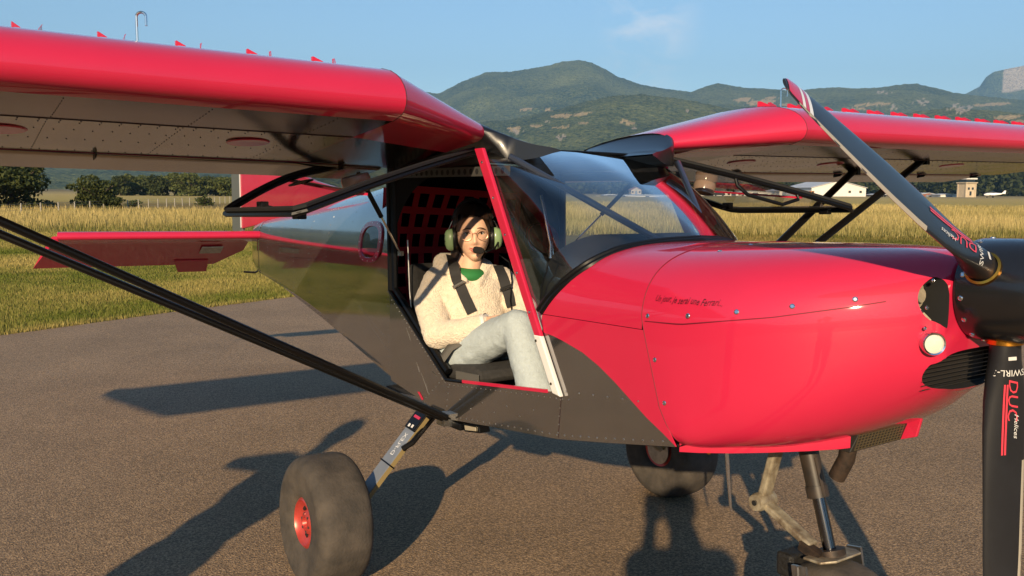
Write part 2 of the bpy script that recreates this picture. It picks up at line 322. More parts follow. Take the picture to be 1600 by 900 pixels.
H = RNG.uniform(.18, .52, len(P)) * (1 + .35 * np.clip(pf, -.6, .8)) * np.clip(.3 + (P[:, 1] - 28) / 9, .25, 1)
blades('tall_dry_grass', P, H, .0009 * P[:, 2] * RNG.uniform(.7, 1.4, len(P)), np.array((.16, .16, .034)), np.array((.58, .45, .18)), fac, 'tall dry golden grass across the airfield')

# --- hills and mountains: one continuous terrain
SKYL = [(-3200, 180), (-1800, 150), (-900, 160), (-400, 130), (0, 115), (200, 130), (400, 150), (560, 140), (620, 136), (650, 141), (685, 146), (720, 128), (760, 112), (800, 111), (830, 106), (855, 102), (880, 95), (905, 93), (925, 97), (945, 107), (965, 119), (1000, 131), (1040, 138), (1080, 143), (1105, 133), (1122, 129), (1160, 136), (1215, 139), (1240, 142), (1270, 138), (1305, 136), (1340, 138), (1380, 136), (1410, 131), (1430, 130), (1460, 136), (1490, 144), (1520, 148), (1560, 152), (1600, 156), (1700, 150), (1900, 140), (3000, 170)]
FRONT = [(-3200, 240), (-400, 235), (0, 235), (300, 240), (600, 205), (700, 196), (800, 186), (880, 168), (950, 150), (1000, 147), (1050, 152), (1110, 163), (1170, 176), (1240, 190), (1320, 188), (1400, 178), (1480, 168), (1540, 172), (1600, 178), (1800, 190), (3000, 240)]
MASSIF = [(1380, 200), (1470, 168), (1512, 148), (1530, 139), (1541, 124), (1552, 117), (1575, 112), (1600, 107), (1660, 100), (1750, 108), (1850, 140), (2000, 190)]
def sky_tab(tab):
    A, E = [], []
    for u, v in tab:
        d = pix_dir(u, v); A.append(math.degrees(math.atan2(d.x, d.y))); E.append(d.z / math.hypot(d.x, d.y))
    return np.array(A), np.array(E)
sA, sE = sky_tab(SKYL); fA, fE = sky_tab(FRONT); mA, mE = sky_tab(MASSIF)
R0, RF, RM = 1250., 2500., 4300.
def fbm(x, y, z, o=5):
    s, a = 0, 1
    for i in range(o): s += a * noise.noise((x, y, z)); x, y, z, a = x * 2.03 + 11, y * 2.03 + 7, z * 2.03, a * .52
    return s
def terrain_h(az, r):
    if -55 < az < 55: eS, eF = np.interp(az, sA, sE), np.interp(az, fA, fE)
    else:
        w = max(0, 1 - (abs(az) - 55) / 15) if abs(az) < 70 else 0
        gS = .085 + .035 * noise.noise((cos(radians(az)) * 3, sin(radians(az)) * 3, 4)); gF = .045 + .02 * noise.noise((cos(radians(az)) * 4, sin(radians(az)) * 4, 9))
        eS = w * np.interp(az, sA, sE) + (1 - w) * gS; eF = w * np.interp(az, fA, fE) + (1 - w) * gF
    x, y = r * sin(radians(az)), r * cos(radians(az))
    def ridge(e, R, r0, amp, pw):
        hR = e * R + CAM_H; t_ = (r - r0) / (R - r0)
        if t_ <= 0: return 0.
        if t_ >= 1: return hR * max(0, 1 - (t_ - 1) * 1.5) 
        n_ = fbm(x / 620., y / 620., 1.7, 4)
        return hR * t_ ** pw + amp * hR * n_ * 4 * t_ * (1 - t_) * .5
    a = ridge(eF, RF, R0, .30, 1.15); c = ridge(eS, RM, R0 + 500, .26, 1.35)
    h = max(a, c) + .12 * min(a, c) * 0
    if h > 2: h += 3.2 * noise.noise((x / 21., y / 21., 3)) + 2.2 * noise.noise((x / 9., y / 9., 8))
    return max(h, -1)
az_l = list(np.arange(-180, -42, 1.2)) + list(np.arange(-42, -4, .16)) + list(np.arange(-4, 34, .065)) + list(np.arange(34, 42, .2)) + list(np.arange(42, 180.1, 1.2))
r_l = list(np.linspace(R0, 2550, 74)) + list(np.linspace(2600, 4330, 80)) + [4500, 5000, 5600]
FIELDS = [(697, 0, 0, 0), (820, 171, 11, 1.8), (860, 172, 10, 1.5), (878, 181, 16, 3.2), (908, 178, 14, 2.8), (912, 192, 9, 1.5), (803, 202, 10, 4), (838, 197, 9, 2), (875, 199, 14, 1.3), (985, 193, 8, 3), (975, 190, 6, 2), (1160, 156, 14, 3), (1190, 160, 22, 4), (1205, 153, 10, 2), (1225, 164, 10, 2), (1362, 163, 28, 2.2), (1345, 170, 8, 2), (1575, 183, 22, 3.4), (1590, 190, 12, 3), (1380, 162, 10, 2), (1550, 163, 30, 2.4)]
ROCKS = [(806, 206, 12, 5), (1395, 168, 12, 5), (1440, 160, 14, 7), (1500, 170, 22, 9), (1380, 145, 14, 4), (1435, 182, 12, 5), (876, 215, 8, 6), (1330, 172, 10, 4), (990, 199, 6, 3), (1074, 175, 4, 4), (855, 190, 6, 2)]
hv, cover = [], []
CC = {}
c_p, s_p = cos(radians(CAM_PITCH)), sin(radians(CAM_PITCH))
for ri, r in enumerate(r_l):
    for az in az_l:
        h = terrain_h(az, r); x, y = r * sin(radians(az)), r * cos(radians(az)); hv.append((x, y, h))
        f_ = k_ = 0.
        if -8 < az < 34:
            dz = h - CAM_H; D = y * c_p - dz * s_p; u_ = x / D * F_PX; v_ = -(y * s_p + dz * c_p) / D * F_PX
            rr_ = radians(CAM_ROLL); u, v = 800 + u_ * cos(rr_) - v_ * sin(rr_), 450 + u_ * sin(rr_) + v_ * cos(rr_)
            if v < 225:
                j = 3.0 * noise.noise((u / 8., v / 3., 0)) + 2 * noise.noise((u / 3., v / 1.5, 4)); j2 = 1.5 * noise.noise((u / 7., v / 3., 7)) + .8 * noise.noise((u / 2.5, v / 1.5, 9))
                for fu, fv, wu, wv in FIELDS:
                    if wu and ((u - fu + j * 2) / wu) ** 2 + ((v - fv + j2 + (u - fu) * .06) / wv) ** 2 < 1: f_ = 1.
                for fu, fv, wu, wv in ROCKS:
                    q = ((u - fu) / wu) ** 2 + ((v - fv) / wv) ** 2
                    if q < 1 and fbm(u / 6., v / 5., 2, 3) > -.15 + .5 * q: k_ = .8
        cover.append((f_, k_, 0, 1))
na = len(az_l)
hf = [(i * na + j, i * na + j + 1, (i + 1) * na + j + 1, (i + 1) * na + j) for i in range(len(r_l) - 1) for j in range(na - 1)]
def hill_mat(name, cliff=False):
    m = bpy.data.materials.new(name); m.use_nodes = True; t = m.node_tree; b = t.nodes['Principled BSDF']; b.inputs['Roughness'].default_value = .95; b.inputs['Specular IOR Level'].default_value = .05
    tcn = t.nodes.new('ShaderNodeTexCoord')
    def nz(s, d=4, r=.6):
        n = t.nodes.new('ShaderNodeTexNoise'); n.inputs['Scale'].default_value = s; n.inputs['Detail'].default_value = d; n.inputs['Roughness'].default_value = r; t.links.new(tcn.outputs['Object'], n.inputs['Vector']); return n
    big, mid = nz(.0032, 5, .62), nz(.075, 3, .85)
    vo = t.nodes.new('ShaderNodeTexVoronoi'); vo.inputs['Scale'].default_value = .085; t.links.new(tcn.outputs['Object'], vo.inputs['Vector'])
    rp = t.nodes.new('ShaderNodeValToRGB'); e = rp.color_ramp.elements; e[0].position = .40; e[0].color = (.018, .036, .020, 1); e[1].position = .62; e[1].color = (.21, .225, .082, 1); q = e.new(.5); q.color = (.095, .122, .046, 1)  # dark end paints the shade between tree crowns into the forest colour
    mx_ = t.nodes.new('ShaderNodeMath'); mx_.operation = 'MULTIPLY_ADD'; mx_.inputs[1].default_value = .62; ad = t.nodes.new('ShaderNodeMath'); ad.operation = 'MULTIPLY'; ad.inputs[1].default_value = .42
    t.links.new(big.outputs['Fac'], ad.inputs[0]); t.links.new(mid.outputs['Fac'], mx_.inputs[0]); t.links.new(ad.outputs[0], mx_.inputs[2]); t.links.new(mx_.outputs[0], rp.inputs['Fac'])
    a = t.nodes.new('ShaderNodeAttribute'); a.attribute_name = 'cover'; sp = t.nodes.new('ShaderNodeSeparateColor'); t.links.new(a.outputs['Color'], sp.inputs[0])
    c1 = t.nodes.new('ShaderNodeMixRGB'); c1.inputs['Color2'].default_value = (.50, .38, .20, 1); t.links.new(sp.outputs[0], c1.inputs['Fac']); t.links.new(rp.outputs[0], c1.inputs['Color1'])
    c2 = t.nodes.new('ShaderNodeMixRGB'); c2.inputs['Color2'].default_value = (.52, .44, .35, 1); t.links.new(sp.outputs[1], c2.inputs['Fac']); t.links.new(c1.outputs[0], c2.inputs['Color1']); t.links.new(c2.outputs[0], b.inputs['Base Color'])
    bu = t.nodes.new('ShaderNodeBump'); bu.inputs['Strength'].default_value = 1; bu.inputs['Distance'].default_value = 9; bu.invert = True; t.links.new(vo.outputs['Distance'], bu.inputs['Height'])
    b2 = t.nodes.new('ShaderNodeBump'); b2.inputs['Strength'].default_value = .9; b2.inputs['Distance'].default_value = 30; t.links.new(mid.outputs['Fac'], b2.inputs['Height']); t.links.new(bu.outputs[0], b2.inputs['Normal']); t.links.new(b2.outputs[0], b.inputs['Normal'])
    return m
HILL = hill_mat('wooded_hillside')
def terrain(name, V, Fc, cov):
    me = bpy.data.meshes.new(name); me.from_pydata(V, [], Fc); a = me.attributes.new('cover', 'FLOAT_COLOR', 'POINT'); a.data.foreach_set('color', np.array(cov, dtype=np.float32).ravel())
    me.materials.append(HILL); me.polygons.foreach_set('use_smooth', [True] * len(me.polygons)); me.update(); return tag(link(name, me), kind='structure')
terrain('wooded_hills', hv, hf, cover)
V, cov, A2, R2 = [], [], np.arange(20, 46, .1), np.linspace(5200, 7000, 60)
for r in R2:
    for az in A2:
        e = np.interp(az, mA, mE, left=.05, right=.05); hR = e * 6800; t_ = (r - 5200) / 1600; x, y = r * sin(radians(az)), r * cos(radians(az))
        h = hR * (t_ / .8) ** .9 * .80 if t_ < .8 else hR * (.80 + .2 * min(1, (t_ - .8) / .09))
        if t_ > .9: h = hR * (1 - max(0, t_ - .92) * .3)
        h += (14 * fbm(x / 160., y / 160., 5, 4)) * (1 if .05 < t_ < .8 else .35); V.append((x, y, h)); cl = 1. if .80 < t_ < .93 and e > .118 else 0.
        cov.append((cl * .15, cl, 0, 1))
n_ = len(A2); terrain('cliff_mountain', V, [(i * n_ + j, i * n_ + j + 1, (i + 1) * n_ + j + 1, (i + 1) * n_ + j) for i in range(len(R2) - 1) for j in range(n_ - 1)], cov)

# --- foliage
def leaf_mat(name, c1, c2):
    m = bpy.data.materials.new(name); m.use_nodes = True; t = m.node_tree; b = t.nodes['Principled BSDF']; b.inputs['Roughness'].default_value = .7; b.inputs['Specular IOR Level'].default_value = .25
    gi = t.nodes.new('ShaderNodeNewGeometry'); rp = t.nodes.new('ShaderNodeValToRGB'); rp.color_ramp.elements[0].color = (*c1, 1); rp.color_ramp.elements[1].color = (*c2, 1)
    t.links.new(gi.outputs['Random Per Island'], rp.inputs['Fac']); t.links.new(rp.outputs[0], b.inputs['Base Color'])
    tl = t.nodes.new('ShaderNodeBsdfTranslucent'); t.links.new(rp.outputs[0], tl.inputs['Color']); ms = t.nodes.new('ShaderNodeMixShader'); ms.inputs[0].default_value = .25
    t.links.new(b.outputs[0], ms.inputs[1]); t.links.new(tl.outputs[0], ms.inputs[2]); t.links.new(ms.outputs[0], t.nodes['Material Output'].inputs['Surface']); return m
LEAF_A = leaf_mat('dark_green_leaves', (.030, .046, .014), (.085, .095, .024)); LEAF_B = leaf_mat('mid_green_leaves', (.05, .07, .018), (.12, .13, .035)); LEAF_C = leaf_mat('deep_wood_leaves', (.022, .036, .012), (.065, .075, .020))
BARK = mat('bark', (.07, .05, .035), .9, var=.3, vscale=12)
def leaf_cloud(name, blobs, n, size, m, parent=None, smoothn=.55):
    C = np.array([b[:3] for b in blobs]); Rr = np.array([b[3:6] for b in blobs]); w = Rr.prod(1) ** .67; w /= w.sum(); idx = RNG.choice(len(blobs), n, p=w)
    d = RNG.normal(size=(n, 3)); d /= np.linalg.norm(d, axis=1)[:, None]; rad = RNG.uniform(.55, 1.08, n) ** .7
    P = C[idx] + d * Rr[idx] * rad[:, None]; P = P[P[:, 2] > .05]; n = len(P); d = d[:n]
    nr = d * smoothn + RNG.normal(size=(n, 3)) * .45; nr /= np.linalg.norm(nr, axis=1)[:, None]
    a = np.cross(nr, RNG.normal(size=(n, 3))); a /= np.linalg.norm(a, axis=1)[:, None]; b = np.cross(nr, a); s = size * RNG.uniform(.6, 1.4, (n, 1))
    V = np.stack([P - a * s, P + b * s * .6, P + a * s, P - b * s * .6], 1)
    me = bpy.data.meshes.new(name); me.vertices.add(4 * n); me.vertices.foreach_set('co', V.ravel()); me.loops.add(4 * n); me.polygons.add(n)
    me.loops.foreach_set('vertex_index', np.arange(4 * n)); me.polygons.foreach_set('loop_start', np.arange(0, 4 * n, 4)); me.polygons.foreach_set('loop_total', np.full(n, 4)); me.update()
    me.materials.append(m); return link(name, me, parent)
def tree(name, loc, h, w, n, size, m, label, cat, group=None, trunk=.22, seed=0, low=False):
    rg = random.Random(seed); root = empty(name, loc); bl = []
    for k in range(rg.randint(9, 13)):
        a, q = rg.uniform(0, 2 * pi), rg.uniform(.15, 1) ** .6; zz = rg.uniform(.08 if low else .32, .86)
        ww = w * .5 * (1 - .55 * abs(zz - .45) / .55); r_ = rg.uniform(.16, .27) * w
        bl.append((cos(a) * q * (ww - r_ * .6), sin(a) * q * (ww - r_ * .6), zz * h, r_, r_, rg.uniform(.11, .19) * h))
    bl.append((0, 0, h * .55, w * .28, w * .28, h * .36)); leaf_cloud('crown', bl, n, size, m, root)
    tb = MB(); tb.tube([(0, 0, -.1), (.05 * w, 0, h * .25), (0, .04 * w, h * .6)], [trunk, trunk * .75, trunk * .3], 8)
    for k in range(5):
        a = k * 1.3 + rg.random(); tb.tube([(.04 * w, 0, h * (.2 + .06 * k)), (cos(a) * w * .3, sin(a) * w * .3, h * (.45 + .07 * k))], [trunk * .4, trunk * .12], 6)
    tb.build('trunk', BARK, root); return tag(root, label, cat, group)
def hz(u): return 298 + (u - 800) * .00576
def hpix(u, vtop, Y): return CAM_H + (hz(u) - vtop) / F_PX * Y * .994
tree('large_bush', ground_at(8, 57), 3.55, 9.0, 12000, .13, LEAF_A, 'big dense dark green bush behind the wire fence, at the left edge', 'bush', seed=3, low=True)
tree('round_bush', ground_at(150, 60), 2.4, 4.3, 6000, .10, LEAF_A, 'smaller rounded green bush behind the fence, right of the big bush', 'bush', seed=5, low=True)
ltr = [(188, 275, 3.2), (203, 272, 2.8), (226, 272, 5.5), (248, 274, 4.8), (272, 271, 5.5), (297, 270, 6), (322, 273, 5.5), (343, 275, 6), (357, 276, 6)]
ORD = ['leftmost', 'second from left', 'third from left', 'fourth from left', 'fifth from left', 'sixth from left', 'third from right', 'second from right', 'rightmost']
for i, (u, vt, w_) in enumerate(ltr):
    Y = 190 + 14 * ((i * 37) % 5) / 5
    tree('field_tree', ground_at(u, Y), hpix(u, vt, Y), w_ * 1.7, 2000, .3, LEAF_B if i % 3 else LEAF_C, ORD[i] + ' green tree of the row behind the stubble field, under the near wing', 'tree', 'trees behind the stubble field', seed=20 + i, low=True)
tree('small_shrub', ground_at(318, 82), .95, 2.2, 700, .09, LEAF_A, 'small dark shrub at the fence left of the tail fin', 'shrub', seed=60, low=True)
tree('small_shrub', ground_at(208, 74), .62, 1.7, 500, .08, LEAF_A, 'low dark shrub at the fence right of the rounded bush', 'shrub', seed=61, low=True)
bl = []
for k in range(330):
    u = RNG.uniform(840, 1900); Y = RNG.uniform(500, 585); p = ground_at(u, Y); hh = RNG.uniform(11, 16) * (1 + .35 * (u > 1380)) * (1.12 if u > 1520 else 1) * (1 + .12 * noise.noise((u / 60, 0, 0)))
    bl.append((p.x, p.y, hh * .5, RNG.uniform(4, 7), RNG.uniform(4, 7), hh * .52))
tag(leaf_cloud('far_woodland', bl, 42000, 1.25, LEAF_C), 'dark green belt of woodland behind the hangars and control tower', 'woodland', kind='stuff')
# --- wire fence on the left
f0, f1 = Vector((-26.6, 47.3, 0)), Vector((-32.5, 104, 0)); fr = empty('wire_fence', f0); nP = 24
POST = mat('galvanised_post', (.30, .28, .24), .7, metal=.2); dF = (f1 - f0) / (nP - 1)
pm = MB(); pm.box((0, 0, .36), (.06, .06, .72)).tube([(0, 0, .72), (0, 0, .75)], [.035, .02], 6); pme = pm.mesh('post', POST, smooth=False)
for k in range(-3, nP): o = link('post', pme, fr); o.location = dF * k; o.rotation_euler = (0.02 * sin(k * 3), .02 * cos(k * 5), 0)
for zz in (.2, .38, .55, .70):
    w = MB(); w.tube([dF * -3 + Vector((0, 0, zz)), dF * 12 + Vector((0, 0, zz - .01)), dF * nP + Vector((0, 0, zz))], .006, 4); w.build('wire', POST, fr)
tag(fr, 'low wire fence with pale posts crossing the grass in front of the bushes', 'fence')

# --- airfield buildings
WALLW = mat('white_cladding', (.66, .64, .60), .6, var=.06, vscale=.4); WALLC = mat('cream_render', (.50, .41, .29), .8, var=.1, vscale=.6); ROOFG = mat('pale_grey_roof', (.50, .50, .50), .5, var=.1, vscale=.3)
ROOFT = mat('terracotta_roof', (.33, .14, .08), .8); DKW = mat('dark_window', (.03, .04, .05), .15, coat=.3); BLUE = mat('grey_blue_door', (.16, .20, .25), .5, var=.15, vscale=.8); GREYW = mat('grey_wall', (.26, .26, .26), .7)
def hangar(name, u0, u1, vt, Y, depth, label, wall=WALLW, roof=ROOFG, rise=.3, door=BLUE, doors=(.25, .75), wins=0, cat='hangar', ang=0.0):
    p0, p1 = ground_at(u0, Y), ground_at(u1, Y); W = (p1 - p0).length; Hh = hpix((u0 + u1) / 2, vt, Y); He = Hh * (1 - rise)
    root = empty(name, (p0 + p1) / 2, (0, 0, ang)); hw = W / 2
    m = MB(); m.prism([(-hw, 0, 0), (hw, 0, 0), (hw, 0, He), (0, 0, Hh), (-hw, 0, He)], (0, depth, 0)); m.build('wall', wall, root, smooth=False)
    m = MB()
    for s in (-1, 1):
        m.prism([(s * (hw + .4), -.5, He - .05), (0, -.5, Hh + .12), (0, -.5, Hh + .32), (s * (hw + .4), -.5, He + .15)], (0, depth + 1, 0))
    m.build('roof', roof, root, smooth=False)
    a, b = -hw + W * doors[0], -hw + W * doors[1]; n = max(2, int((b - a) / 3.0)); dh = He * .82
    for k in range(n):
        m = MB(); x0, x1 = a + (b - a) * k / n, a + (b - a) * (k + 1) / n; m.box(((x0 + x1) / 2, -.06 - .05 * (k % 2), dh / 2), (x1 - x0 - .06, .10, dh)); m.build('door_panel', door, root, smooth=False)
    for k in range(wins):
        x = -hw + W * (k + .5) / wins
        if a - .6 < x < b + .6: continue
        m = MB(); m.box((x, -.05, He * .55), (1.1, .1, 1.0)); wn = m.build('window', WALLC, root, smooth=False)
        m = MB(); m.box((x, -.12, He * .55), (.9, .06, .8)); m.build('pane', DKW, wn, smooth=False)
    return tag(root, label, cat)
hangar('hangar', 1268, 1353, 283, 350, 34, 'large white gabled hangar with pale roof, right of the far door', doors=(.10, .48), wins=5, rise=.45, door=WALLW)
hangar('hangar', 1218, 1252, 295, 345, 18, 'smaller white hangar with dark grey blue doors, left of the largest hangar', doors=(.12, .9), rise=.35)
hangar('workshop', 1085, 1143, 299, 340, 14, 'long low white building behind the far door handle', doors=(.3, .5), wins=7, rise=.15, cat='building')
hangar('shed', 1150, 1205, 300, 352, 14, 'grey roofed white shed between the long low building and the hangars', doors=(.55, .9), wins=5, rise=.3, cat='building')
hangar('hangar', 978, 1043, 306, 250, 22, 'long white building seen through the windscreen', doors=(.47, .56), wins=0, rise=.2, door=DKW)
hangar('pavilion', 945, 966, 305, 300, 10, 'small open pavilion with grey roof seen through the windscreen', doors=(.15, .85), rise=.4, door=DKW, wall=WALLC, cat='building')
hangar('cabin', 908, 938, 311, 270, 8, 'low white cabin seen through the left part of the windscreen', doors=(.4, .6), wins=4, rise=.25, cat='building')
hangar('farmhouse', 986, 1002, 293, 480, 9, 'cream farmhouse with terracotta roof above the white building', wall=WALLC, roof=ROOFT, doors=(.4, .6), wins=3, rise=.4, cat='house')
hangar('shed', 1366, 1384, 304, 360, 8, 'little grey shed right of the largest white hangar', wall=GREYW, doors=(.3, .8), rise=.25, cat='building')
hangar('shed', 1440, 1462, 302.5, 370, 8, 'small brick red shed left of the control tower', wall=mat('brick_red', (.25, .09, .06), .8), doors=(.3, .7), rise=.3, cat='building')
hangar('shed', 1470, 1496, 304, 360, 8, 'low white shed next to the control tower', doors=(.3, .7), rise=.2, cat='building')
Y = 345; pt = ground_at(1510, Y); tw = empty('control_tower', pt, (0, 0, .25)); Ht = hpix(1510, 278.5, Y); w_ = 4.3
m = MB(); m.box((0, 0, Ht * .37), (w_, w_, Ht * .74)); m.build('tower_shaft', WALLC, tw, smooth=False)
for sx in (-1, 1):
    for sy in (-1, 1): m = MB(); m.box((sx * w_ / 2, sy * w_ / 2, Ht * .37), (.5, .5, Ht * .75)); m.build('corner_post', WALLC, tw, smooth=False)
m = MB(); m.box((0, 0, Ht * .75), (w_ + 1.1, w_ + 1.1, .35)); m.build('balcony', WALLC, tw, smooth=False)
m = MB(); m.box((0, 0, Ht * .85), (w_ - .3, w_ - .3, Ht * .18)); m.build('glazed_cab', DKW, tw, smooth=False)
m = MB(); m.box((0, 0, Ht * .96), (w_ + .8, w_ + .8, Ht * .07)); m.build('roof', WALLW, tw, smooth=False)
for k, (x, z) in enumerate(((-.9, .45), (.9, .45), (0, .2))): m = MB(); m.box((x, -w_ / 2 - .03, Ht * z), (.9, .1, .9 if k < 2 else 1.6)); m.build('window', DKW, tw, smooth=False)
tag(tw, 'cream control tower with glazed top and white roof beside the woods', 'control tower')
def parked_plane(u, Y, ang, label):
    r = empty('parked_aircraft', ground_at(u, Y), (0, 0, ang))
    m = MB(); m.tube([(-3.6, 0, 1.5), (-2, 0, 1.35), (.5, 0, 1.25), (2, 0, 1.15), (2.9, 0, 1.1)], [.12, .35, .62, .55, .2], 12); m.build('fuselage', WHITE, r)
    m = MB(); m.box((.3, 0, 1.0), (1.4, 9.4, .16)); m.build('wing', WHITE, r, smooth=False)
    m = MB(); m.box((-3.3, 0, 1.5), (.8, 3.0, .08)); m.build('tailplane', WHITE, r, smooth=False)
    m = MB(); m.prism([(-3.9, -.04, 1.4), (-2.6, -.04, 1.5), (-3.5, -.04, 2.6), (-4.0, -.04, 2.6)], (0, .08, 0)); m.build('fin', WHITE, r, smooth=False)
    m = MB(); m.tube([(-.6, 0, 1.75), (.3, 0, 1.95), (1.2, 0, 1.7)], [.25, .42, .2], 10); m.build('canopy', DKW, r)
    for x, y in ((1.9, 0), (0, 1.1), (0, -1.1)): m = MB(); m.lathe([(0, -.07), (.26, -.07), (.26, .07), (0, .07)], (x, y, .26), (0, 1, 0), 14).bar((x, y, .26), (x, y * .6, .95), .08, .08); m.build('wheel', BLACK, r)
    return tag(r, label, 'aircraft')
parked_plane(1552, 315, 2.7, 'distant white light aircraft parked right of the control tower')
parked_plane(1397, 318, .5, 'distant white light aircraft parked behind the propeller blade')
tr_ = empty('works_truck', ground_at(1262, 330), (0, 0, .1)); ORG = mat('orange_paint', (.55, .22, .03), .4, coat=.5)
m = MB(); m.box((-.6, 0, 1.0), (3.2, 1.9, 1.1)); m.build('body', ORG, tr_, smooth=False, bevel=.05); m = MB(); m.box((1.6, 0, 1.25), (1.2, 1.9, 1.7)); cb = m.build('cab', ORG, tr_, smooth=False, bevel=.08)
m = MB(); m.box((1.6, -.97, 1.7), (.8, .04, .5)); m.build('window', DKW, cb, smooth=False)
for x in (-1.4, 1.5):
    for y in (-.9, .9): m = MB(); m.lathe([(0, -.12), (.4, -.12), (.42, 0), (.4, .12), (0, .12)], (x, y, .42), (0, 1, 0), 16); m.build('wheel', BLACK, tr_)
tag(tr_, 'small orange works truck in front of the white hangars', 'truck')
CARS = [(1108, 345, WHITE), (1124, 342, BLACK), (1166, 341, mat('car_grey', (.2, .21, .22), .3, coat=1)), (1182, 340, WHITE), (1420, 350, mat('car_blue', (.08, .13, .25), .3, coat=1)), (1376, 340, mat('car_dark', (.03, .03, .035), .3, coat=1))]
CL = ['white car parked before the long low building, left of the dark car', 'dark car parked before the long low building', 'grey car parked left of the smaller hangar', 'white car parked between the grey car and the smaller hangar', 'blue car parked between the hangars and the control tower', 'nearly black car parked beside the little grey shed']
for (u, Y, mm_), lb in zip(CARS, CL):
    r = empty('parked_car', ground_at(u, Y - 12), (0, 0, RNG.uniform(-.3, .3))); m = MB()
    m.prism([(-2.1, -.85, .35), (2.1, -.85, .35), (2.1, -.85, .8), (1.1, -.85, .95), (.5, -.85, 1.42), (-1.2, -.85, 1.45), (-1.9, -.85, .95), (-2.1, -.85, .85)], (0, 1.7, 0)); m.build('body', mm_, r, smooth=False, bevel=.06)
    m = MB(); m.prism([(-1.55, -.87, .95), (.85, -.87, .95), (.42, -.87, 1.34), (-1.1, -.87, 1.36)], (0, 1.74, 0)); m.build('window', DKW, r, smooth=False)
    for x in (-1.3, 1.3):
        for y in (-.8, .8): m = MB(); m.lathe([(0, -.1), (.31, -.1), (.31, .1), (0, .1)], (x, y, .31), (0, 1, 0), 14); m.build('wheel', BLACK, r)
    tag(r, lb, 'car', 'cars parked by the hangars')

# --- evening haze in the valley
hzb = MB(); hzb.box((0, 0, 649), (18600, 18600, 1300)); hm = bpy.data.materials.new('valley_haze'); hm.use_nodes = True; t = hm.node_tree; t.nodes.clear()
o = t.nodes.new('ShaderNodeOutputMaterial'); pv = t.nodes.new('ShaderNodeVolumePrincipled'); pv.inputs['Color'].default_value = (.30, .60, 1.0, 1); pv.inputs['Density'].default_value = 1.2e-4; pv.inputs['Anisotropy'].default_value = 0.0
t.links.new(pv.outputs[0], o.inputs['Volume'])
HAZE = tag(hzb.build('haze', hm, smooth=False), kind='stuff'); HAZE['label'] = 'pale blue haze filling the valley'
# ================================================================== THE AIRCRAFT  (x forward, y to its left, z up; the camera is on its right)
AC = empty('light_aircraft', (.048, 3.895, 0), (radians(-.27), radians(-1.6), radians(-55.68)))
tag(AC, 'red and charcoal high wing light aircraft with open upswung doors on the apron', 'aircraft')
# ---------- nose and forward fuselage shape
CX = [1.42, 1.55, 1.70, 1.82, 1.92, 2.00, 2.04]
CW = [.500, .485, .440, .378, .300, .222, .175]
CT = [1.376, 1.380, 1.382, 1.381, 1.379, 1.374, 1.368]
CB = [.800, .802, .820, .858, .914, .974, 1.006]
CZ = [1.08, 1.09, 1.11, 1.13, 1.15, 1.165, 1.17]
CNU = [3.3, 3.2, 3.0, 2.8, 2.6, 2.5, 2.5]
CNL = [11, 7.5, 5, 3.6, 3.0, 2.6, 2.6]
def smooth_interp(x, ys):
    # Catmull-Rom through the stations
    xs = CX; x = min(max(x, xs[0]), xs[-1]); i = min(max(int(np.searchsorted(xs, x)) - 1, 0), len(xs) - 2); h = xs[i + 1] - xs[i]; t_ = (x - xs[i]) / h
    m0 = (ys[i + 1] - ys[max(i - 1, 0)]) / (xs[i + 1] - xs[max(i - 1, 0)]) if i else (0 if ys is not CB else 0); m1 = (ys[min(i + 2, len(xs) - 1)] - ys[i]) / (xs[min(i + 2, len(xs) - 1)] - xs[i])
    return (2 * t_**3 - 3 * t_**2 + 1) * ys[i] + (t_**3 - 2 * t_**2 + t_) * h * m0 + (-2 * t_**3 + 3 * t_**2) * ys[i + 1] + (t_**3 - t_**2) * h * m1
def cowl_pt(x, a):
    """a: 0 bottom centre .. 0.5 near (right) side .. 1 top centre"""
    w, zt, zb, zc, nu, nl = (smooth_interp(x, q) for q in (CW, CT, CB, CZ, CNU, CNL)); th = -pi / 2 + pi * a
    n = nu if th >= 0 else nl; hh = (zt - zc) if th >= 0 else (zc - zb)
    return Vector((x, -w * abs(cos(th)) ** (2 / n), zc + hh * (1 if th >= 0 else -1) * abs(sin(th)) ** (2 / n)))
def cowl_y(x, z):
    w, zt, zb, zc, nu, nl = (smooth_interp(x, q) for q in (CW, CT, CB, CZ, CNU, CNL))
    n, hh = (nu, zt - zc) if z >= zc else (nl, zc - zb); return -w * max(0, 1 - min(1, abs(z - zc) / hh) ** n) ** (1 / n)
NA = 36
def ring(x): 
    half = [cowl_pt(x, k / NA) for k in range(NA + 1)]; return half + [Vector((p.x, -p.y, p.z)) for p in half[-2:0:-1]]
m = MB(); rows = [ring(x) for x in np.concatenate([np.linspace(1.42, 1.9, 15), np.linspace(1.92, 2.04, 9)])]
# rounded lip at the front
last = rows[-1]; c0 = Vector((2.04, 0, 1.20))
for s, dx in ((.975, .012), (.93, .021), (.86, .026)): rows.append([Vector((2.04 + dx, 0 + (p.y) * s, c0.z + (p.z - c0.z) * s)) for p in last])
m.grid(rows, closed=True); nv = len(rows[0]); m.f.append(tuple(range(nv))); m.f.append(tuple(range(len(m.v) - nv, len(m.v)))); m.mi += [0, 0]
def slant(p):
    k = max(0, 1 - (p[0] - 1.42) / .2); return (p[0] - .078 * k * min(1, max(0, (p[2] - .92) / .25)) + .065 * k * min(1, max(0, (.92 - p[2]) / .11)), p[1], p[2])
m.v = [slant(p) for p in m.v]
cowl = m.build('engine_cowling', RED, AC, angle=50)
POCKET = mat('dark_engine_bay', (.006, .006, .006), .8)
def cutter(poly, t_):
    k = MB(); k.prism(poly, t_); return k.build('cutter', POCKET, AC, smooth=False)
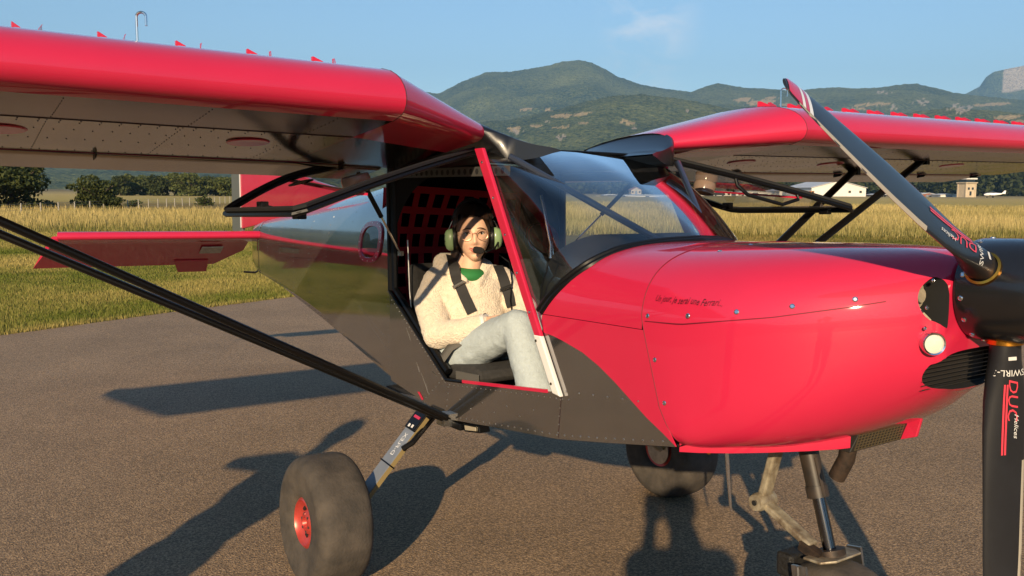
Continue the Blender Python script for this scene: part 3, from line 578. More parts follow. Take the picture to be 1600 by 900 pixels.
def loop(pts, n=5):
    # closed Catmull-Rom in (y, z)
    out_ = []; L_ = len(pts)
    for i in range(L_):
        p0, p1, p2, p3 = (np.array(pts[(i + k) % L_]) for k in (-1, 0, 1, 2))
        for q in range(n):
            t_ = q / n; out_.append(tuple(.5 * ((2 * p1) + (-p0 + p2) * t_ + (2 * p0 - 5 * p1 + 4 * p2 - p3) * t_**2 + (-p0 + 3 * p1 - 3 * p2 + p3) * t_**3)))
    return out_
# openings: cooling intake beside the spinner (both sides) and wide lower grille
INT = [(-.139, 1.300), (-.152, 1.308), (-.182, 1.282), (-.193, 1.248), (-.182, 1.212), (-.146, 1.184), (-.138, 1.20), (-.136, 1.25)]
GRL = [(-.135, 1.112), (0, 1.122), (.135, 1.112), (.172, 1.066), (.135, 1.026), (0, 1.020), (-.135, 1.026), (-.172, 1.066)]
for s in (-1, 1): cut(cowl, cutter([(2.2, -s * y, z) for y, z in loop(INT)], (-.36, 0, 0)))
cut(cowl, cutter([(2.2, y, z) for y, z in loop(GRL)], (-.22, 0, 0)))
cowl.data.polygons.foreach_set('use_smooth', [True] * len(cowl.data.polygons)); cowl.data.set_sharp_from_angle(angle=radians(38))
# engine block seen in the intake
CASTING = mat('dusty_engine_casting', (.40, .34, .25), .55, metal=.2, var=.2, vscale=40)
for s in (-1, 1):
    m = MB(); m.tube([(1.90, s * .160, 1.262), (2.0, s * .166, 1.262)], .030, 16); m.tube([(2.0, s * .166, 1.262), (2.012, s * .166, 1.262)], .018, 14)
    m.build('cylinder_head', CASTING, cowl); m = MB(); m.bar((2.0, s * .170, 1.228), (2.02, s * .146, 1.196), .010, .014); m.build('engine_mount', CASTING, cowl)
    for k in range(4): m = MB(); m.lathe([(.030, 0), (.036, 0), (.036, .004), (.030, .004)], (1.955 + .013 * k, s * .166, 1.262), (1, 0, 0), 16); m.build('cooling_fin', CASTING, cowl)
MESHM = mat('radiator_mesh', (.10, .09, .075), .45, metal=.8)
m = MB(); m.box((1.996, 0, 1.069), (.01, .33, .105)); m.build('oil_radiator', mat('radiator_core', (.035, .03, .026), .6, metal=.5), cowl, smooth=False)
gm = MB()
for k in range(19): gm.bar((2.022, -.17 + .34 * k / 18, 1.02), (2.022, -.17 + .34 * k / 18, 1.12), .003, .003)
for k in range(9): gm.bar((2.023, -.17, 1.023 + .0108 * k), (2.023, .17, 1.023 + .0108 * k), .002, .002)
tag(gm.build('intake_grille', MESHM, cowl, smooth=False), kind='stuff')
# landing light by the spinner
def surf(x, z, s=-1, off=0.0):
    y = cowl_y(x, z); e = 1e-3; dyx = (cowl_y(x + e, z) - cowl_y(x - e, z)) / (2 * e); dyz = (cowl_y(x, z + e) - cowl_y(x, z - e)) / (2 * e); n = Vector((dyx, -1, dyz)).normalized()
    p = Vector((x, y, z)) + n * off
    return (p, n) if s < 0 else (Vector((p.x, -p.y, p.z)), Vector((n.x, -n.y, n.z)))
for s in (-1, 1):
    ax = Vector((.82, s * .57, 0)).normalized(); p = Vector((2.051, s * .179, 1.147))
    lt = MB(); lt.lathe([(.022, -.03), (.028, -.01), (.030, .008), (.0275, .013), (.0238, .011), (.023, .006)], p, ax, 28); lo = lt.build('landing_light', CHROME, AC)
    m = MB(); m.lathe([(.0, .006), (.015, .0065), (.023, .006)], p, ax, 28); m.build('reflector', mat('frosted_lens', (.85, .82, .74), .35, coat=.6), lo)
    m = MB(); m.lathe([(.0, .0125), (.013, .011), (.023, .008)], p, ax, 28); m.build('lens', LENS, lo)
# seam between upper and lower cowling, panel screws
def seam_z(x): return interp(x, [1.36, 1.5, 1.75, 1.9, 1.97], [1.158, 1.163, 1.20, 1.232, 1.25])
for s in (-1, 1):
    m = MB(); m.tube([surf(x, seam_z(x), s, .0004)[0] for x in np.linspace(1.36, 1.965, 30)], .0013, 6); m.build('cowling_seam', REDSEAM, cowl)
m = MB(); prev = [Vector(slant(cowl_pt(1.421, k / 60))) for k in range(3, 61)]; pts = prev + [Vector((p.x, -p.y, p.z)) for p in prev[-2::-1]]
m.tube([Vector((p.x + .001, p.y * 1.001, p.z + .0005)) for p in pts], .0014, 6); m.build('cowling_seam', REDSEAM, cowl)
def screw(par, p, n, r=.006, m_=CHROME):
    k = MB(); k.lathe([(r * 1.25, 0), (r * 1.2, .0015), (r * .8, .003), (r * .75, .0018), (0, .0018)], p, n, 10); return k.build('screw', m_, par)
for s in (-1, 1):
    for x, dz in ((1.37, .016), (1.52, .022), (1.66, .022), (1.79, .022), (1.91, .018)): screw(cowl, *surf(x, seam_z(x) + dz, s))
    for x, z in ((1.405, 1.05), (1.445, .93), (1.505, .835)): screw(cowl, *surf(x, z, s))
    for a, x in ((.86, 1.46), (.95, 1.46)):
        p = cowl_pt(x, a); p.y *= -s; screw(cowl, p, (0, (.3 if a < .9 else .1) * s, 1))
    for z in (1.30, 1.235, 1.185): p, n = surf(2.025, z, s, .004); screw(cowl, p + Vector((.012, 0, 0)), (n + Vector((1, 0, 0))).normalized(), .004)
# chin lip, radiator box, exhaust
SK = [(1.462, .455, .784), (1.51, .425, .787), (1.58, .372, .793), (1.655, .305, .801), (1.73, .228, .810), (1.785, .158, .817), (1.80, .135, .820)]
m = MB(); lo_ = [Vector((x, -y, z)) for x, y, z in SK]; up_ = [Vector((x + .004, -y - .004, z + .045)) for x, y, z in SK]; ins = [Vector((x + .004, -y + .03, z + .10)) for x, y, z in SK]; bt0 = [Vector((x - .02, -y + .02, z)) for x, y, z in SK]
m.grid([bt0, lo_, up_, ins]); m.grid([[Vector((p.x, -p.y, p.z)) for p in r] for r in (bt0, lo_, up_, ins)])
m.build('cowling_chin', RED, AC, angle=40)
m = MB(); m.prism([(1.48, -.40, .792), (1.79, -.12, .825), (1.79, .12, .825), (1.48, .40, .792)], (0, 0, .02)); m.build('engine_bay_floor', MATTE, AC, smooth=False)
rb = MB(); rb.prism([(1.795, -.128, .803), (1.795, .118, .803), (1.815, .128, .868), (1.815, -.108, .868)], (-.05, 0, 0)); rbo = rb.build('radiator_box', mat('dark_radiator_frame', (.02, .018, .016), .5), AC, smooth=False, bevel=.003)
def rbp(a, b): return Vector((lerp(1.7965, 1.8165, b), lerp(-.118, .112, a), lerp(.803, .868, b)))
g_ = MB()
for k in range(15): g_.bar(rbp(.03 + k * .067, .10), rbp(.03 + k * .067, .92), .002, .0025, up=(1, 0, 0))
for k in range(7): g_.bar(rbp(.02, .10 + k * .135), rbp(.98, .10 + k * .135), .002, .0025, up=(1, 0, 0))
tag(g_.build('radiator_fins', mat('brass_mesh', (.25, .20, .12), .45, metal=.8), rbo, smooth=False), kind='stuff')
m = MB(); m.prism([(1.785, .122, .80), (1.835, .130, .818), (1.845, .137, .872), (1.79, .137, .872)], (0, .012, 0)); m.build('air_scoop_lip', RED, AC, smooth=False, bevel=.003)
m = MB(); m.tube([(1.775, -.10, .83), (1.765, -.10, .775), (1.735, -.10, .715)], .024, 18, caps=False); m.tube([(1.77, -.10, .80), (1.738, -.10, .72)], .020, 18); m.build('exhaust_pipe', RUST, AC)
# ---------- forward fuselage (boot cowl) between windscreen base and cowling
BASE = [(.844, .498, 1.133), (.893, .494, 1.185), (.946, .480, 1.233), (.987, .458, 1.270), (1.023, .434, 1.300), (1.040, .390, 1.323), (1.061, .329, 1.347), (1.075, .251, 1.361), (1.088, .145, 1.371), (1.10, .0, 1.376)]
def sec_a(y, z):
    """section angle of a point on the constant forward section"""
    hh = 1.376 - 1.08; return math.asin(min(1, max(0, ((z - 1.08) / hh)) ** (3.3 / 2)))
def sec_pt(x, th):
    return Vector((x, -.5 * abs(cos(th)) ** (2 / 3.3), 1.08 + .296 * abs(sin(th)) ** (2 / 3.3)))
angs = np.linspace(sec_a(-.498, 1.133), pi / 2, 22); bz = [b[2] for b in BASE]; bx = [b[0] for b in BASE]
def base_x(z): return interp(z, bz, bx)
for s, nm in ((-1, 'near'), (1, 'far')):
    m = MB(); rows = []
    for th in angs:
        q = sec_pt(0, th); x0 = base_x(q.z) - (.13 * .5 * abs(q.y) / .5 if s > 0 else 0); rows.append([Vector((lerp(x0, 1.344 + .004, k / 6), s * -q.y, q.z)) for k in range(7)])
    m.grid(rows); m.build('scuttle_skin', RED, AC, angle=60)
# side panels: charcoal below, red above, joined along the painted curve
SILL = [(-.31, 1.62), (-.31, 1.13), (.160, .828), (.192, .800), (.90, .872), (.968, .878), (.862, 1.07)]
BOUND = [(.862, 1.070), (.915, 1.064), (.971, 1.053), (1.072, 1.028), (1.152, .996), (1.228, .957), (1.301, .914), (1.371, .873), (1.438, .841), (1.490, .812)]
BOT = [(1.490, .812), (1.2, .760), (.936, .716), (.55, .678), (.205, .642), (-.05, .685), (-.31, .722)]
for s in (-1, 1):
    m = MB(); m.prism([(x, s * .499, z) for x, z in SILL[1:] + BOUND[1:] + BOT[1:]], (0, -s * .004, 0)); sp_ = m.build('side_panel', GREY, AC, smooth=False)
    top_ = [(.862, 1.070), (.846, 1.131), (1.356, 1.131), (1.373, 1.08), (1.395, 1.01), (1.42, .93), (1.45, .87), (1.492, .8125)]
    m = MB(); m.prism([(x, s * .4995, z) for x, z in top_ + BOUND[-2:0:-1]], (0, -s * .004, 0)); m.build('side_panel', RED, AC, smooth=False)
    # rivets
    rv = MB()
    def riv(x, z, r=.0030, yy=.4995): rv.lathe([(r, 0), (r * .75, r * .5), (0, r * .65)], (x, s * yy, z), (0, s, 0), 6)
    for k in range(22): t_ = k / 21; riv(lerp(-.285, .205, t_), lerp(1.09, .775, t_))
    for k in range(24): riv(lerp(.22, 1.0, k / 23), lerp(.787, .862, k / 23), .0028)
    for k in range(30): x = lerp(.22, 1.44, k / 29); riv(x, interp(x, [.205, .55, .936, 1.2, 1.49], [.642, .678, .716, .760, .812]) + .014, .0034)
    for k in range(6): riv(.985 + .07 * k, .886 + .006 * k, .0034)
    for k in range(5): riv(.955 - .003 * k, .855 - .029 * k, .0042 if k == 0 else .0030)
    for k in range(5): riv(.21 - .005 * k, .775 - .027 * k, .0032)
    for k in range(6): riv(lerp(.02, .16, k / 5), lerp(.70, .80, k / 5), .0032)
    for k in range(7): riv(lerp(.30, .80, k / 6), lerp(.74, .79, k / 6) - .03 * (k % 2), .003)
    tag(rv.build('rivets', RIVET, sp_, smooth=True), kind='stuff')
    m = MB(); m.prism([(.958, s * .4993, .862), (.961, s * .4993, .862), (.944, s * .4993, .722), (.941, s * .4993, .722)], (0, s * .0006, 0)); m.build('panel_seam', SEAM, sp_, smooth=False)
    m = MB(); m.bar((.33, s * .503, .818), (.885, s * .503, .872), .008, .012, up=(0, 0, 1)); m.build('sill_strip', RED, AC, smooth=False)
    # weather strip round the door opening
    m = MB(); m.tube([(-.312, s * .497, 1.62), (-.312, s * .497, 1.13), (.155, s * .497, .826), (.19, s * .497, .802), (.33, s * .497, .815)], .008, 8); m.build('door_seal', BLACK, AC)
m = MB(); m.grid([[Vector((x, y, z - .001)) for y in (-.497, 0, .497)] for x, z in BOT]); m.build('belly_skin', GREY, AC, smooth=False)
# ---------- rear fuselage
SMOKE = glass('smoked_window', (.62, .68, .66), 1.0, 0.0, .03)
RX = [-.305, -.6, -1.0, -1.5, -2.0, -2.5, -3.0, -3.37, -3.62]
RW = [.499, .470, .415, .352, .288, .222, .155, .106, .060]
RB = [.722, .765, .815, .876, .930, .980, 1.015, 1.040, 1.10]
RT = [1.70, 1.672, 1.63, 1.585, 1.54, 1.50, 1.46, 1.432, 1.40]
def rear_ring(x, n=34, off=0.0):
    w, zb, zt = interp(x, RX[::-1], RW[::-1]) + off, interp(x, RX[::-1], RB[::-1]) - off, interp(x, RX[::-1], RT[::-1]) + off; out_ = []; zc = lerp(zb, zt, .40); hu = zt - zc
    out_.append(Vector((x, 0, zb))); out_.append(Vector((x, -w * .93, zb))); out_.append(Vector((x, -w * .985, zb + .008))); out_.append(Vector((x, -w, zb + .03)))
    for k in range(6): out_.append(Vector((x, -w, lerp(zb + .04, zc, k / 6))))
    for k in range(n + 1):
        th = pi / 2 * k / n; e_ = 2.9; out_.append(Vector((x, -w * cos(th) ** (2 / e_), zc + hu * sin(th) ** (2 / e_))))
    return out_ + [Vector((p.x, -p.y, p.z)) for p in out_[-2:0:-1]]
nv = len(rear_ring(-1)); outer = [rear_ring(x) for x in RX]; inner = [rear_ring(x, off=-.012) for x in RX[:6]]
allr = [p for r in outer + inner for p in r]; no, ni = len(outer), len(inner); Fc, Mi = [], []
def q_(i, j): return i * nv + j % nv
for i in range(no - 1):
    for j in range(nv): Fc.append((q_(i, j), q_(i, j + 1), q_(i + 1, j + 1), q_(i + 1, j))); Mi.append(0)
for i in range(no, no + ni - 1):
    for j in range(nv): Fc.append((q_(i, j), q_(i + 1, j), q_(i + 1, j + 1), q_(i, j + 1))); Mi.append(1)
for j in range(nv): Fc.append((q_(0, j), q_(no, j), q_(no, j + 1), q_(0, j + 1))); Mi.append(1)
Fc.append(tuple(q_(no - 1, j) for j in range(nv))); Mi.append(0); Fc.append(tuple(q_(no + ni - 1, j) for j in range(nv))); Mi.append(1)
m = MB(); m.v = allr; m.f = Fc; m.mi = Mi
LINING = mat('black_cabin_lining', (.010, .010, .011), .7)
rear = m.build('rear_fuselage', [GREY, LINING], AC, angle=40)
WX = {-1: -.585, 1: -.46}
for s in (-1, 1): kc = MB(); kc.prism([(WX[s] + .135 * (1 if cos(a) >= 0 else -1) * abs(cos(a)) ** .75, s * .7, 1.343 + .080 * (1 if sin(a) >= 0 else -1) * abs(sin(a)) ** .75) for a in np.linspace(0, 2 * pi, 33)[:-1]], (0, -s * .6, 0)); cut(rear, kc.build('cutter', LINING, AC, smooth=False))
rear.data.polygons.foreach_set('use_smooth', [True] * len(rear.data.polygons)); rear.data.set_sharp_from_angle(angle=radians(35))
def rear_side(x, z, s=-1, off=.0):
    w, zb, zt = interp(x, RX[::-1], RW[::-1]), interp(x, RX[::-1], RB[::-1]), interp(x, RX[::-1], RT[::-1]); zc = lerp(zb, zt, .40)
    e_ = 2.9; y = w if z < zc else w * max(0, 1 - min(1, (z - zc) / (zt - zc)) ** e_) ** (1 / e_); return Vector((x, s * (y + off), z))
for s in (-1, 1):
    rv = MB()
    def riv2(x, z, r=.0028): rv.lathe([(r, 0), (r * .7, r * .5), (0, r * .65)], rear_side(x, z, s, .0003), (.12, s, .05), 6)
    for x in (-.95, -1.35, -1.75, -2.15, -2.55, -2.95, -3.3):
        zb, zt = interp(x, RX[::-1], RB[::-1]), interp(x, RX[::-1], RT[::-1])
        for k in range(16): riv2(x, lerp(zb + .03, zt - .05, k / 15), .0024)
    for k in range(42): x = lerp(-.35, -3.3, k / 41); riv2(x, interp(x, RX[::-1], RB[::-1]) + .018, .003); 
    for k in range(30): x = lerp(-.34, -1.5, k / 29); riv2(x, interp(x, RX[::-1], RT[::-1]) - .085, .0024)
    for k in range(12): riv2(-.335, .76 + .033 * k, .0028)
    for k in range(14): riv2(lerp(-.40, -.75, k / 13), lerp(.92, 1.02, k / 13), .0026); riv2(lerp(-.36, -.62, k / 13), lerp(.86, .96, k / 13), .0026)
    tag(rv.build('rivets', mat('grey_rivet', (.42, .41, .40), .25, metal=1.0), rear), kind='stuff')
    # oval rear side window
    ov = [(cos(a), sin(a)) for a in np.linspace(0, 2 * pi, 33)[:-1]]
    def ovp(a, b, off): return rear_side(WX[s] + a * .165, 1.343 + b * .100 + a * .004, s, off)
    se = lambda c, q: (1 if c >= 0 else -1) * abs(c) ** q
    m = MB(); rowsO = [[ovp(se(a, .75) * k, se(b, .75) * k, o_) for a, b in ov] for k, o_ in ((1.0, .001), (.98, .008), (.76, .008), (.72, -.004))]; m.grid(rowsO, closed=True); wf = m.build('window_frame', RED, rear)
    m = MB(); m.grid([[ovp(se(a, .75) * k, se(b, .75) * k, .003) for a, b in ov] for k in (.82, .4, .01)], closed=True); m.build('window_pane', SMOKE, wf)
    if s < 0: m = MB(); m.grid([[ovp(a, -.38 + b * .09 - .05 * a * a, .0045) for a in np.linspace(-.74, .74, 12)] for b in (-1, 1)]); m.build('window_tape', RED, wf)
    for k in range(16): a = 2 * pi * k / 16; p = ovp(se(cos(a), .75) * .91, se(sin(a), .75) * .91, .008); q = MB(); q.lathe([(.003, 0), (0, .002)], p, (0, s, 0), 6); q.build('rivet', RIVET, wf)
m = MB(); m.grid([[p for p in rear_ring(x, off=.003)] for x in (-3.30, -3.34)], closed=True); m.build('tail_band', GREY, AC)
# ---------- cabin: roof, frames, floor, firewall
arch = [p for p in rear_ring(-.305) if p.y <= 0 and p.z > 1.1]
for s in (-1, 1):
    arc_ = sorted(arch, key=lambda p: (p.z, p.y)); m = MB(); m.prism([Vector((-.318, -s * p.y, p.z)) for p in arc_] + [Vector((-.318, s * .0, 1.712)), Vector((-.318, s * .497, 1.69))], (.012, 0, 0)); m.build('cabin_bulkhead', LINING, AC, smooth=False)
DARKI = mat('black_cabin_lining', (.010, .010, .011), .7)
m = MB(); m.box((.55, 0, .70), (1.75, .985, .02), Matrix.Translation((0, 0, 0)) @ Matrix.Rotation(radians(-4), 4, 'Y')); m.build('cabin_floor', DARKI, AC, smooth=False)
m = MB(); m.prism([(1.40, -.49, .82), (1.40, .49, .82), (1.40, .49, 1.1), (1.40, .42, 1.27), (1.40, .25, 1.34), (1.40, -.25, 1.34), (1.40, -.42, 1.27), (1.40, -.49, 1.1)], (.01, 0, 0)); m.build('firewall', DARKI, AC, smooth=False)
m = MB(); m.prism([(-.32, -.48, .74), (-.32, .48, .74), (-1.25, .36, .86), (-1.25, -.36, .86)], (0, 0, .01)); m.build('baggage_floor', DARKI, AC, smooth=False)
m = MB(); m.grid([[Vector((x, y, z)) for y, z in ((-.478, 1.692), (-.40, 1.705), (-.2, 1.713), (0, 1.716), (.2, 1.713), (.40, 1.705), (.478, 1.692))] for x in (.30, .0, -.31)]); m.build('cabin_roof', DARKI, AC)
for s in (-1, 1):
    # roof longeron of perforated angle, front post, lower white cover, rear frame
    LONG = mat('grey_perforated_angle', (.10, .097, .093), .5, metal=.5)
    m = MB(); m.bar((-.30, s * .47, 1.652), (.62, s * .47, 1.628), .004, .036, up=(0, 0, 1)); lg = m.build('perforated_longeron', LONG, AC, smooth=False)
    for k in range(20): x = -.26 + k * .044; h = MB(); h.lathe([(.0115, .0008), (0, .0008)], (x, s * .4722, 1.6442 - x * .026), (0, s, 0), 12); h.build('lightening_hole', MATTE, lg)
    a, b = Vector((.476, s * .500, 1.715)), Vector((.846, s * .500, 1.056))
    if s > 0: a, b = Vector((.405, .465, 1.70)), Vector((.775, .465, 1.056))
    d = (b - a).normalized()
    m = MB(); m.prism([a + Vector((-.026, 0, 0)), a + Vector((.030, 0, 0)), b + Vector((.022, 0, 0)), b + Vector((-.018, 0, 0))], (0, s * .016, 0)); po = m.build('door_post', RED, AC, smooth=False, bevel=.004)
    for k in range(5): p = lerp(a, b, .08 + .2 * k) + Vector((.002, s * .017, 0)); screw(po, p, (0, s, 0), .0045)
    c = Vector((.964, s * .500, .868))
    m = MB(); m.prism([b + Vector((-.022, 0, .004)), b + Vector((.020, 0, .004)), c + Vector((.012, 0, 0)), c + Vector((-.032, 0, .006))], (0, s * .018, 0)); pc = m.build('post_cover', WHITE, AC, smooth=False, bevel=.004)
    for k in (.08, .8): screw(pc, lerp(b, c, k) + Vector((-.012, s * .019, 0)), (0, s, 0), .004, DARKRIV)
    m = MB(); m.tube([(-.30, s * .475, 1.68), (-.30, s * .475, 1.14), (-.02, s * .475, .95), (.17, s * .475, .83)], .016, 8); m.build('frame_tube', BLACK, AC)
    # brace tubes from the front spar down to the scuttle
    m = MB(); m.tube([(.56, s * .43, 1.683), (1.035, s * .12, 1.372)], .0125, 10); m.build('brace_tube', mat('dark_blue_grey_tube', (.022, .028, .045), .3, coat=.6), AC)
# oval window on the far cabin wall: build the wall as a panel round the opening
ovw = [(cos(a), sin(a)) for a in np.linspace(0, 2 * pi, 41)[:-1]]
# ---------- windscreen
US = [Vector((.862, -.5, 1.075)), Vector((.76, -.5, 1.225)), Vector((.65, -.5, 1.42)), Vector((.55, -.5, 1.60)), Vector((.497, -.498, 1.68)), Vector((.47, -.465, 1.705)), Vector((.44, -.38, 1.715)), Vector((.42, -.25, 1.721)), Vector((.40, -.12, 1.724)), Vector((.395, 0, 1.725))]
def res(P, n):
    L_ = [0]
    for i in range(1, len(P)): L_.append(L_[-1] + (Vector(P[i]) - Vector(P[i - 1])).length)
    return [Vector([np.interp(t_ * L_[-1], L_, [p[k] for p in P]) for k in range(3)]) for t_ in np.linspace(0, 1, n)]
BL = [Vector((b[0], -b[1], b[2])) for b in BASE]; U_, B_ = res(US, 30), res(BL, 30); rows = []
for i in range(30):
    a, b = B_[i], U_[i]; row = []; span = (b - a).length
    ctr = Vector((.55, 0, 1.35)); mid = (a + b) / 2; od = (mid - ctr); od = od.normalized()
    for k in range(13):
        t_ = k / 12; row.append(a.lerp(b, t_) + od * (.038 * min(1, span / .6) * 4 * t_ * (1 - t_)))
    rows.append(row)
def far_adj(p): return Vector((p.x - .13 * p.y, p.y * .93, p.z)) if p.y > 0 else p
full = rows + [[far_adj(Vector((p.x, -p.y, p.z))) for p in r] for r in rows[-2::-1]]
m = MB(); m.grid(full); ws = m.build('windscreen', GLASS, AC, angle=0)
pts = [p + Vector((.004, 0, .003)) for p in B_] + [far_adj(Vector((p.x + .004, -p.y, p.z + .003))) for p in B_[-2::-1]]
m = MB(); m.tube(pts, .011, 8, ell=(1, .8)); m.build('windscreen_seal', BLACK, AC)
pts = [p + Vector((-.016, 0, .010)) for p in B_] + [far_adj(Vector((p.x - .016, -p.y, p.z + .010))) for p in B_[-2::-1]]
m = MB(); m.tube(pts, .009, 8); m.build('windscreen_seal', BLACK, AC)
m = MB(); pu = U_[13:]; pts = [p + Vector((-.01, 0, 0)) for p in pu] + [Vector((p.x - .01, -p.y, p.z)) for p in pu[-2::-1]]; m.tube(pts, .006, 8); m.build('roof_edge_strip', BLACK, AC)
# skylight over the cabin
m = MB(); m.grid([[Vector((x, y, z + .008)) for y, z in ((-.47, 1.694), (-.40, 1.706), (-.2, 1.714), (0, 1.717), (.2, 1.714), (.40, 1.706), (.47, 1.694))] for x in (.40, .30)]); m.build('skylight', GLASS, AC)
# ---------- instrument panel, glare shield, sticks
m = MB(); rows = []
for th in np.linspace(angs[0], pi / 2, 14):
    q = sec_pt(0, th); x0 = base_x(q.z); rows.append([Vector((x0 + .03, q.y * .975, q.z - .015)), Vector((x0 - .04, q.y * .95, q.z + .004)), Vector((max(.74, x0 - .17), q.y * .86, min(1.398, q.z + .028))), Vector((max(.72, x0 - .30), q.y * .80, min(1.396, q.z + .030))), Vector((max(.715, x0 - .31), q.y * .79, q.z - .05))])
full = rows + [[Vector((p.x, -p.y, p.z)) for p in r] for r in rows[-2::-1]]; m.grid(full); m.build('glare_shield', MATTE, AC)
m = MB(); m.prism([(.80, -.46, 1.0), (.80, .46, 1.0), (.80, .46, 1.16), (.80, .36, 1.28), (.80, .1, 1.312), (.80, -.1, 1.312), (.80, -.36, 1.28), (.80, -.46, 1.16)], (.02, 0, 0)); ip = m.build('instrument_panel', MATTE, AC, smooth=False)
for k, (y, z) in enumerate(((.3, 1.2), (.2, 1.22), (.1, 1.2), (-.02, 1.22), (-.14, 1.2), (.26, 1.1), (.12, 1.1))):
    q = MB(); q.lathe([(.038, 0), (.038, -.012), (.031, -.012), (.030, -.006), (0, -.006)], (.80, y, z), (1, 0, 0), 20); q.build('gauge', STEEL, ip)
m = MB(); m.tube([(.22, 0, .76), (.30, 0, .98), (.34, -.02, 1.08)], [.012, .012, .018], 10); m.build('control_stick', BLACK, AC)
m = MB(); m.tube([(.36, -.09, 1.29), (.36, -.09, 1.345), (.305, -.10, 1.548)], [.012, .007, .0065], 10); m.build('chrome_rod', CHROME, AC)
m = MB(); m.tube([(-.20, -.46, 1.36), (-.19, -.46, 1.14), (-.17, -.455, .95)], .003, 6); m.build('control_cable', STEEL, AC)
# ---------- seats
CLOTH = mat('charcoal_seat_fabric', (.028, .027, .026), .9, var=.3, vscale=60, bump=.3, bscale=300); GREYC = mat('grey_webbing', (.10, .095, .085), .85, bump=.4, bscale=260)
for s in (-1, 1):
    y = s * .25
    m = MB(); m.prism([(-.13, y - .20, .775), (.36, y - .20, .80), (.37, y - .20, .845), (.30, y - .20, .865), (-.10, y - .20, .835)], (0, .40, 0)); st = m.build('seat_cushion', CLOTH, AC, bevel=.025, angle=60)
    m = MB(); m.prism([(-.10, y - .20, .80), (-.16, y - .20, .80), (-.30, y - .18, 1.24), (-.235, y - .18, 1.26)], (0, .40, 0)); m.build('seat_back', CLOTH, AC, bevel=.03, angle=60)
    m = MB(); m.bar((.20, y + s * .205, .815), (.37, y + s * .205, .822), .006, .042); m.build('seat_trim', GREYC, st, smooth=False)
# ---------- red cargo net behind the seats
NET = mat('red_net_webbing', (.66, .016, .034), .8, bump=.4, bscale=300)
net = empty('cargo_net', (0, 0, 0), parent=AC)
def netp(a, b): # a 0..1 near to far, b 0..1 bottom to top
    y = lerp(-.40, .36, a); z = lerp(1.00, 1.60, b) - .04 * a * b; x = -.52 - .10 * sin(pi * a) * sin(pi * b) - .10 * (1 - b); return Vector((x, y, z))
for k in range(10):
    m = MB(); a = k / 9; P_ = [netp(a, b) for b in np.linspace(0, 1, 10)]; m.grid([[p + Vector((0, -.0165, 0)), p + Vector((.002, 0, 0)), p + Vector((0, .0165, 0))] for p in P_]); o = m.build('net_strap', NET, net)
for k in range(7):
    m = MB(); b = k / 6; P_ = [netp(a, b) + Vector((.003, 0, 0)) for a in np.linspace(0, 1, 14)]; m.grid([[p + Vector((0, 0, -.017)), p + Vector((.002, 0, 0)), p + Vector((0, 0, .017))] for p in P_]); m.build('net_strap', NET, net)
# ---------- wings
BP = [(.795, 1.846), (.792, 1.828), (.782, 1.812), (.765, 1.800), (.735, 1.791), (.70, 1.784)]          # leading edge, underneath, painted
BN = [(.70, 1.784), (.60, 1.774), (.50, 1.766), (.385, 1.757)]                                        # nose skin below
BM = [(.385, 1.757), (.2, 1.743), (0, 1.725), (-.2, 1.708), (-.235, 1.706)]                           # main lower skin
TP = [(.795, 1.846), (.790, 1.868), (.778, 1.888), (.758, 1.908), (.730, 1.926), (.69, 1.943), (.63, 1.958), (.55, 1.967), (.45, 1.970), (.3, 1.966), (.15, 1.950), (0, 1.922), (-.15, 1.880), (-.28, 1.832), (-.285, 1.822), (-.235, 1.706)]
YB, YR, YT = .972, .475, 4.60
def wing_pt(x, z, ya):
    if ya >= YB: return x, z + .0145 * (ya - 2.0)
    t_ = (ya - YR) / (YB - YR); zb_ = 1.706 + (x + .235) * .078 if True else 0
    z1 = z - .0149; xr = -.285 + (x + .285) * (.755 / 1.08); zr = 1.672 + (xr + .235) * .095 + max(0, (z - 1.70 - (x + .235) * .075)) * .50
    e = t_
    return lerp(xr, x, e), lerp(zr, z1, e)
